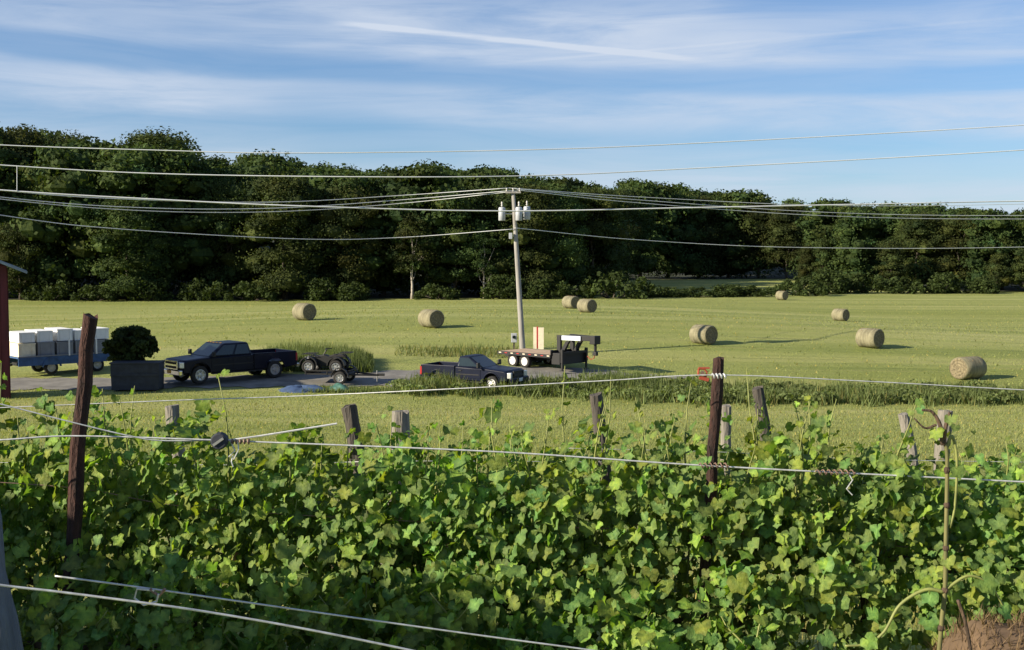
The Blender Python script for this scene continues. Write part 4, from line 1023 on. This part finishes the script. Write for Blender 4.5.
def vine(label, x, y, along, width, h0, h1, nsh, nleaf, ninst, lsize, group, seed, thick=.26, leader=.2, side=None, leader_n=2):
    """one grapevine: trunk, two arms on the wire, shoots, leaves; along = unit row direction"""
    r_ = random.Random(seed); z = HZ(x, y); t = thing('grape_vine', label, 'grapevine', (x, y, z), 0, group)
    cross = Vector((along.y, -along.x, 0)); al = Vector((along.x, along.y, 0))
    hc = h0 + .22
    tp_ = [Vector((r_.uniform(-.03, .03) * (i > 0), r_.uniform(-.03, .03) * (i > 0), -.08 + (hc + .08) * i / 6)) for i in range(7)]
    MB().tube(tp_, [.032, .027, .024, .025, .022, .022, .018], 7).build('trunk', M['vinewood'], t, True)
    arm = MB()
    for s in (-1, 1): arm.tube([tp_[-1], al * s * width * .22 + Vector((0, 0, hc + .02)), al * s * width * .52 + Vector((0, 0, hc + r_.uniform(-.04, .04)))], [.017, .013, .009], 6)
    arm.build('arm', M['vinewood'], t, True)
    sh = MB(); lv = []
    for i in range(nsh):
        s0 = r_.uniform(-.55, .55) * width; tall = r_.uniform(.72, 1.0) * (h1 - hc)
        if i < leader_n: tall = (h1 - hc) + r_.uniform(.15, 1) ** 1.3 * leader
        off = r_.choice((-1, 1)) * r_.random(); p0 = al * s0 + Vector((0, 0, hc)); droop = r_.random() < .45 and i >= leader_n
        pts = []; ln_ = r_.uniform(-.14, .14); wv = r_.uniform(0, 6.28)
        for k in range(7):
            u = k / 6; q = p0 + al * .02 * math.sin(u * 7 + wv) * (k > 0) + cross * (off * thick * (u ** .8) * (1.2 if droop else .7)) + al * (ln_ * u)
            zz = tall * u if not droop else tall * .62 * math.sin(u * 2.6) - .30 * u * u
            pts.append(q + Vector((0, 0, zz)))
        sh.tube(pts, [.0055, .005, .0048, .0045, .004, .003, .0018], 5)
        for k in range(1, 7):
            for _ in range(2 if i >= leader_n else 4):
                u = r_.random(); q = pts[k - 1].lerp(pts[k], u); sz = lsize * r_.uniform(.7, 1.25) * (1 if k < 5 else (.85 if k < 6 else .6))
                o_ = Vector((r_.uniform(-1, 1), r_.uniform(-1, 1), r_.uniform(-.5, .5))).normalized() * sz * r_.uniform(.3, .8)
                lv.append((q + o_, sz))
    o = sh.build('shoots', M['shoot'], t, True)
    while len(lv) < nleaf:
        s0 = r_.gauss(0, .36) * width; hl = h1 + .13 * math.sin(7 * s0 + seed) + .08 * math.sin(17 * s0 + 2.3 * seed) + .02; zz = h0 - .12 + (hl - h0 + .12) * r_.random() ** .72
        if math.sin(9 * s0 + seed) * math.sin(11 * zz + 1.7 * seed) + .5 * math.sin(23 * s0 + 19 * zz) > .55 and r_.random() < .8: continue
        th_ = thick * (1.15 if zz < h0 + .6 * (h1 - h0) else .8)
        c = r_.choice((-1, 1)) * (1 - r_.random() ** 2 * .9) * th_
        lv.append((al * s0 + cross * c + Vector((0, 0, max(.08, zz))), lsize * r_.choice((.5, .7, .85, 1.0, 1.15, 1.4))))
    items = []
    for q, sz in lv:
        c = q.dot(cross) / thick
        nrm = cross * (c * .8) + Vector((0, 0, .40)) + Vector((r_.gauss(0, .75), r_.gauss(0, .7), r_.gauss(0, .5))) + SDIR * .65
        up = Vector((r_.gauss(0, .45), r_.gauss(0, .45), -1)) + cross * c * .5
        items.append((q, orient(nrm, up), sz, r_.randrange(12), c))
    cs = Vector((-x, -y, 0)).normalized()
    items.sort(key=lambda it: -(it[0].dot(cs) + .35 * it[0].z + it[2]))
    for q, m3, sz, k, c in items[:ninst]:
        o = bpy.data.objects.new('leaf', LM[k]); COL.objects.link(o); o.parent = t
        o.matrix_local = Matrix.Translation(q) @ (m3.to_4x4() @ Matrix.Diagonal((sz, sz, sz, 1)))
    vv, ff, tt = [], [], []; b = 0
    for q, m3, sz, k, c in items[ninst:]:
        v, f = LEAF[k]; A = np.array(m3); vv.append((v * sz) @ A.T + np.array(q)); ff += [[i + b for i in q_] for q_ in f]; b += len(v)
        tt.append(np.ones((len(v), 3)) * VG[:, None] * np.array(TINTS[k % 6]) * r_.uniform(.75, 1.2))
    if vv:
        o = npmesh('leaves', np.concatenate(vv), np.array(ff), M['vine'], t, tint=np.concatenate(tt), smooth=True); o['kind'] = 'stuff'
    return t
GF = 'grapevines of the front row'
tops = [(-.85, .98), (-.15, .98), (.5, .92), (1.1, .86), (1.65, .97), (2.2, 1.0), (2.8, 1.02), (3.4, .96), (4.05, .92)]
labs = ['front-row grapevine cut by the left frame edge', 'shaded front-row grapevine at the foot of the tall left post', 'front-row grapevine below the round wire tightener', 'low front-row grapevine in front of the leaning dark post',
        'sunlit front-row grapevine below the pale stubby post', 'front-row grapevine with tall shoots left of the thin brown post', 'dense front-row grapevine around the thin brown post', 'front-row grapevine between the thin brown post and the bare cane', 'front-row grapevine behind the bare cane at the right frame edge']
for i, ((t_, h1), lab) in enumerate(zip(tops, labs)):
    p = rowpt(t_); vine(lab, p.x, p.y, RU, .72, .10 if i < 7 else .42, h1, 18, 2000, 280, .063, GF, 100 + i, thick=.34, leader=.44 if i in (0, 2, 5, 6, 7) else .32, leader_n=10)
for i, (px, lab) in enumerate(((60, 'low sprawling vine at the foot of the left tall post'), (215, 'low sprawling vine under the near looped wire'), (370, 'low sprawling vine in front of the low front-row vine'), (530, 'low sprawling vine at the bottom centre'), (680, 'low dark sprawling vine below the thin brown post'))):
    vine(lab, X(px, 4.55), 4.55, RU, .7, .02, .42 + .06 * (i % 3), 7, 520, 110, .072, 'low vines in front of the front row', 700 + i, thick=.25, leader=.05)
# second row, a little farther, and third row
GB = 'grapevines of the rows behind'
def back(px, d, h1, lab, seed, nleaf=420, ls=.095, ld=.25):
    x = X(px, d); vine(lab, x, d, Vector((1, .05)).normalized(), 1.15, .35, h1, 13, nleaf, 70, ls, GB, seed, thick=.3, leader=ld)
def btop(px, d, py): return P(px, py, d).z - HZ(X(px, d), d)
bl = [(-20, 8.2, 462, 'back-row vine at the left edge behind the tall left post'), (120, 8.4, 462, 'back-row vine behind the short grey left post'), (235, 8.5, 476, 'low back-row vine below the gap of open grass'), (330, 8.2, 474, 'back-row vine at the foot of the leaning dark post'),
      (450, 8.3, 452, 'back-row vine right of the pale stubby post'), (545, 8.5, 448, 'back-row vine left of the centre leaning post'), (655, 8.4, 432, 'back-row vine with tall shoots left of the thin brown post'), (770, 8.6, 440, 'back-row vine under the leaning post with climbing leaf'), (860, 8.6, 462, 'low back-row vine left of the right leaning post'),
      (960, 8.6, 458, 'back-row vine at the rightmost back post'), (1060, 8.8, 456, 'back-row vine cut by the right frame edge')]
for i, (px, d, py, lab) in enumerate(bl): back(px, d, max(.6, btop(px, d, py)), lab, 300 + i)

# trellis wires
def hw_(label, pts, r, m='wire', name='trellis_wire'): return wire(label, pts, r, m, name=name)
hw_('bright top-of-canopy trellis wire across the whole vineyard', [(-120, 446, 4.70), (0, 440, 4.72), (75, 436, 4.76), (212, 440, 4.79), (260, 442, 4.8), (500, 452, 4.80), (712, 466, 4.80), (1024, 482, 4.78), (1150, 489, 4.77)], .0052)
hw_('slanting wire from the left edge to the round tightener', [(-80, 386, 4.62), (0, 404, 4.68), (75, 423, 4.72), (130, 436, 4.75), (160, 440.5, 4.77), (212, 440.5, 4.8)], .0042)
hw_('upper trellis wire fixed to the thin brown post', [(-100, 412, 5.0), (160, 401, 5.08), (300, 396, 5.12), (450, 389, 4.95), (600, 381, 4.88), (714, 375, 4.83), (860, 381, 4.85), (1024, 390, 4.88), (1140, 395, 4.9)], .0034)
hw_('middle trellis wire threading through the leaves', [(-80, 478, 4.95), (75, 488, 4.98), (200, 508, 5.0), (470, 524, 5.0), (714, 532, 5.0), (860, 543, 5.0), (1024, 557, 4.98), (1120, 562, 4.97)], .0030, 'tiewire')
hw_('thin wire of the back row at the right', [(560, 448, 8.3), (720, 452, 8.4), (860, 459, 8.5), (1080, 463, 8.6)], .003)
hw_('thin wire of the back row left of centre', [(-60, 462, 8.25), (250, 465, 8.25), (350, 462, 8.2), (420, 461, 7.9), (640, 462, 8.2)], .003)
hw_('near upper slack wire sloping down at lower left', [(55, 576, 2.72), (145, 588, 2.75), (300, 610, 2.85), (470, 634, 2.95), (590, 650, 3.0), (720, 668, 3.1)], .0034)
hw_('near lower bright wire sloping down from the nearest post', [(-60, 575, 2.5), (0, 585, 2.55), (60, 592, 2.58), (160, 605, 2.62), (220, 614, 2.66), (300, 628, 2.7), (400, 648, 2.75), (520, 674, 2.8)], .0042)
# wire tightener
tp0 = P(221, 440, 4.8); t = thing('wire_tightener', 'round grey wire tightener on the bright trellis wire', 'tightener', tp0)
m = MB(); m.lathe([(.030, -.022), (.034, -.018), (.034, .018), (.030, .022)], (0, -.02, 0), 14); m.build('drum', M['slate'], t, bevel=.003)
MB().box((0, -.046, 0), (.05, .006, .010), (0, R(-35), 0)).build('slot_bar', M['rim'], t)
mb = MB(); 
for k in range(5): mb.lathe([(.010, 0), (.012, .004), (.010, .008)], (.045 + k * .016, -.01, -.004), 8, 'x')
mb.build('wound_wire', M['tiewire'], t)
for (a, b_, c_) in (((.04, 0), (.06, -.04), (.035, -.065)), ((.07, 0), (.075, -.035), (.055, -.075)), ((.05, -.06), (.045, -.085), (.052, -.105))):
    MB().tube([(a[0], -.012, a[1]), (b_[0], -.02, b_[1]), (c_[0], -.02, c_[1])], .0028, 5).build('wire_end', M['wire'], t)
MB().tube([(.03, -.01, .0), (.16, -.01, .018), (.47, -.01, .068)], .0042, 6).build('tail_wire', M['wire'], t)
# ties on the wires
def tie(label, px, py, d, n=5, ends=True, m='tiewire', w=.055):
    c = P(px, py, d); t = thing('wire_tie', label, 'wire tie', c); b = MB(); pts = []
    for k in range(n * 8 + 1): a = k / 8 * 6.283; pts.append((-w / 2 + w * k / (n * 8), math.cos(a) * .010, math.sin(a) * .010))
    b.tube(pts, .0028, 5); b.build('coil', M[m], t)
    if ends: MB().tube([(w * .3, 0, 0), (w * .4, -.01, -.03), (w * .25, -.012, -.065), (w * .4, -.012, -.09)], .0026, 5).build('loose_end', M['wire'], t)
tie('rusty wire tie at the thin brown post', 714, 465.5, 4.79, 6, False, w=.12); tie('twisted wire tie with loose end right of the thin brown post', 836, 472.3, 4.78, 7, True, w=.16)
tie('galvanised wire knot near the top of the thin brown post', 719, 376, 4.83, 4, False, 'wire', .06)
t_ = thing('wire_loop', 'looped wire end hanging on the near slack wire at lower left', 'wire loop', P(150, 594, 2.74))
MB().tube([(0.01, 0, .008), (-.03, 0, .012), (-.036, 0, -.01), (-.015, 0, -.026), (.015, 0, -.018), (.02, 0, .0)], .0026, 5).build('loop', M['wire'], t_); MB().tube([(.0, 0, .012), (.02, .004, -.006), (.035, 0, .012)], .004, 5).build('twist', M['tiewire'], t_)
# orange insulator hanging on the upper wire
c = P(704, 374, 4.84); t = thing('wire_strainer', 'orange plastic wire strainer beside the thin brown post top', 'strainer', c); t.scale = (.72, .72, .72)
MB().tube([(-.030, 0, .030), (-.032, 0, .0), (-.015, 0, -.018), (.012, 0, -.014), (.016, 0, .012), (.002, 0, .028), (-.030, 0, .030)], .006, 6).build('frame', M['orange'], t)
MB().box((0, 0, .034), (.062, .014, .009)).build('top_bar', M['orange'], t); MB().box((.0, 0, -.026), (.054, .016, .02), (0, R(15), 0)).build('foot', M['orange'], t); MB().box((-.008, 0, .006), (.02, .02, .018)).build('spool', M['tiewire'], t)
# bare cane at the right
D = 3.3; cpx = [(938, 668), (942, 620), (945, 590), (946, 540), (947, 490), (947, 452), (943, 440)]
t = thing('vine_cane', 'bare upright vine cane with curling tendrils at lower right', 'vine cane', (X(938, D), D, HZ(X(938, D), D)))
o0 = Vector(t.location)
def cane(pts, r, nm, m='shoot', dd=0):
    q = [P(a, b, D + dd) - o0 for a, b in pts]; c = [q[0] * 2 - q[1]] + q + [q[-1] * 2 - q[-2]]; out = []
    for i in range(1, len(c) - 2):
        for k in range(6):
            s = k / 6; a, b, d_, e = c[i - 1], c[i], c[i + 1], c[i + 2]; out.append(0.5 * ((2 * b) + (d_ - a) * s + (2 * a - 5 * b + 4 * d_ - e) * s * s + (3 * b - a - 3 * d_ + e) * s ** 3))
    out.append(c[-2]); n = len(out); MB().tube(out, [r[0] + (r[1] - r[0]) * i / (n - 1) for i in range(n)], 7).build(nm, M[m], t, True)
gpz = HZ(X(938, D), D); bot = 325 + 0
cane([(930, 900), (934, 760)] + cpx, (.0075, .0055), 'stem', 'cane')
cane([(943, 445), (940, 425), (932, 412), (922, 428 - 18)], (.007, .003), 'spur', 'vinewood'); cane([(943, 445), (946, 425), (950, 412)], (.007, .004), 'spur', 'vinewood'); cane([(936, 425), (925, 428), (914, 418)], (.004, .002), 'spur', 'vinewood')
cane([(946, 450), (952, 436), (957, 460), (955, 505), (950, 528)], (.005, .003), 'tendril'); cane([(944, 592), (925, 590), (900, 605), (884, 632), (866, 644), (845, 646)], (.0055, .003), 'tendril')
cane([(945, 590), (968, 576), (990, 585), (1006, 612)], (.005, .002), 'tendril'); cane([(958, 600), (966, 625), (972, 660), (976, 700)], (.005, .005), 'side_cane', 'vinewood')
for (a_, b_) in ((945, 590), (946, 548), (947, 505), (947, 470), (943, 441), (941, 628)):
    c_ = P(a_, b_, D) - o0; MB().lathe([(.004, -.012), (.0092, -.004), (.0095, .003), (.004, .011)], c_, 8, 'z').build('node', M['vinewood'], t, True)
for (a_, b_, sz_, k_) in ((936, 432, .05, 3), (951, 418, .045, 7), (957, 470, .05, 1), (930, 596, .06, 9), (985, 582, .075, 4), (1004, 610, .06, 2), (948, 560, .05, 5), (868, 640, .06, 6)):
    o = bpy.data.objects.new('leaf', LM[k_]); COL.objects.link(o); o.parent = t
    o.matrix_local = Matrix.Translation(P(a_, b_, D - .01) - o0) @ (orient(Vector((rnd.gauss(-.4, .5), -.7, .6)), Vector((rnd.gauss(0, .5), 0, -1))).to_4x4() @ Matrix.Diagonal((sz_, sz_, sz_, 1)))
# curling shoot tips and straw bank under the right of the row
bank = []
bx0, bx1 = X(800, 5.9), X(1080, 5.9)
xs = np.linspace(1.1, 3.6, 40); ys = np.linspace(3.8, 6.0, 24); xx, yy = np.meshgrid(xs, ys)
hm = np.exp(-((yy - 4.45) / .40) ** 2) * sstep(1.3, 1.75, xx) * (.56 + .05 * np.sin(xx * 7) + .03 * np.sin(xx * 17 + yy * 5)); zz = H(xx, yy) + hm - .02
i = np.arange(23)[:, None] * 40 + np.arange(39)[None, :]; f = np.stack([i, i + 1, i + 41, i + 40], -1).reshape(-1, 4)
tag(npmesh('earth_bank', np.stack([xx, yy, zz], -1).reshape(-1, 3), f, M['drygrass'], smooth=True), kind='structure')
n = 12000; x = rg.uniform(1.1, 3.4, n); y = rg.uniform(3.9, 5.1, n); hm = np.exp(-((y - 4.45) / .40) ** 2) * sstep(1.3, 1.75, x) * (.56 + .05 * np.sin(x * 7) + .03 * np.sin(x * 17 + y * 5))
v, tt = blades(x, y, rg.uniform(.01, .07, n), rg.uniform(.003, .008, n), 1.8); v = v.reshape(-1, 3, 3); v[..., 2] += hm[:, None] - .02
tag(npmesh('dry_straw', v.reshape(-1, 3), 3, M['straw'], tint=tt), 'dry brown straw on the bank under the right vines', 'straw', kind='stuff')

# unseen bushes added left of the camera to shade the foot of the vines
for nm, lab, x, y, h, w in (('garden_shrub', 'tall unseen bush added left of the camera to shade the vines', -4.9, 2.6, 2.3, .9), ('garden_shrub', 'lower unseen bush added left of the vineyard to shade the vines', -4.7, 3.75, 1.7, .8)):
    local_tree(nm, lab, (x, y, HZ(x, y)), h, w, .15, 50, 70, .16, .05, 'shrub')
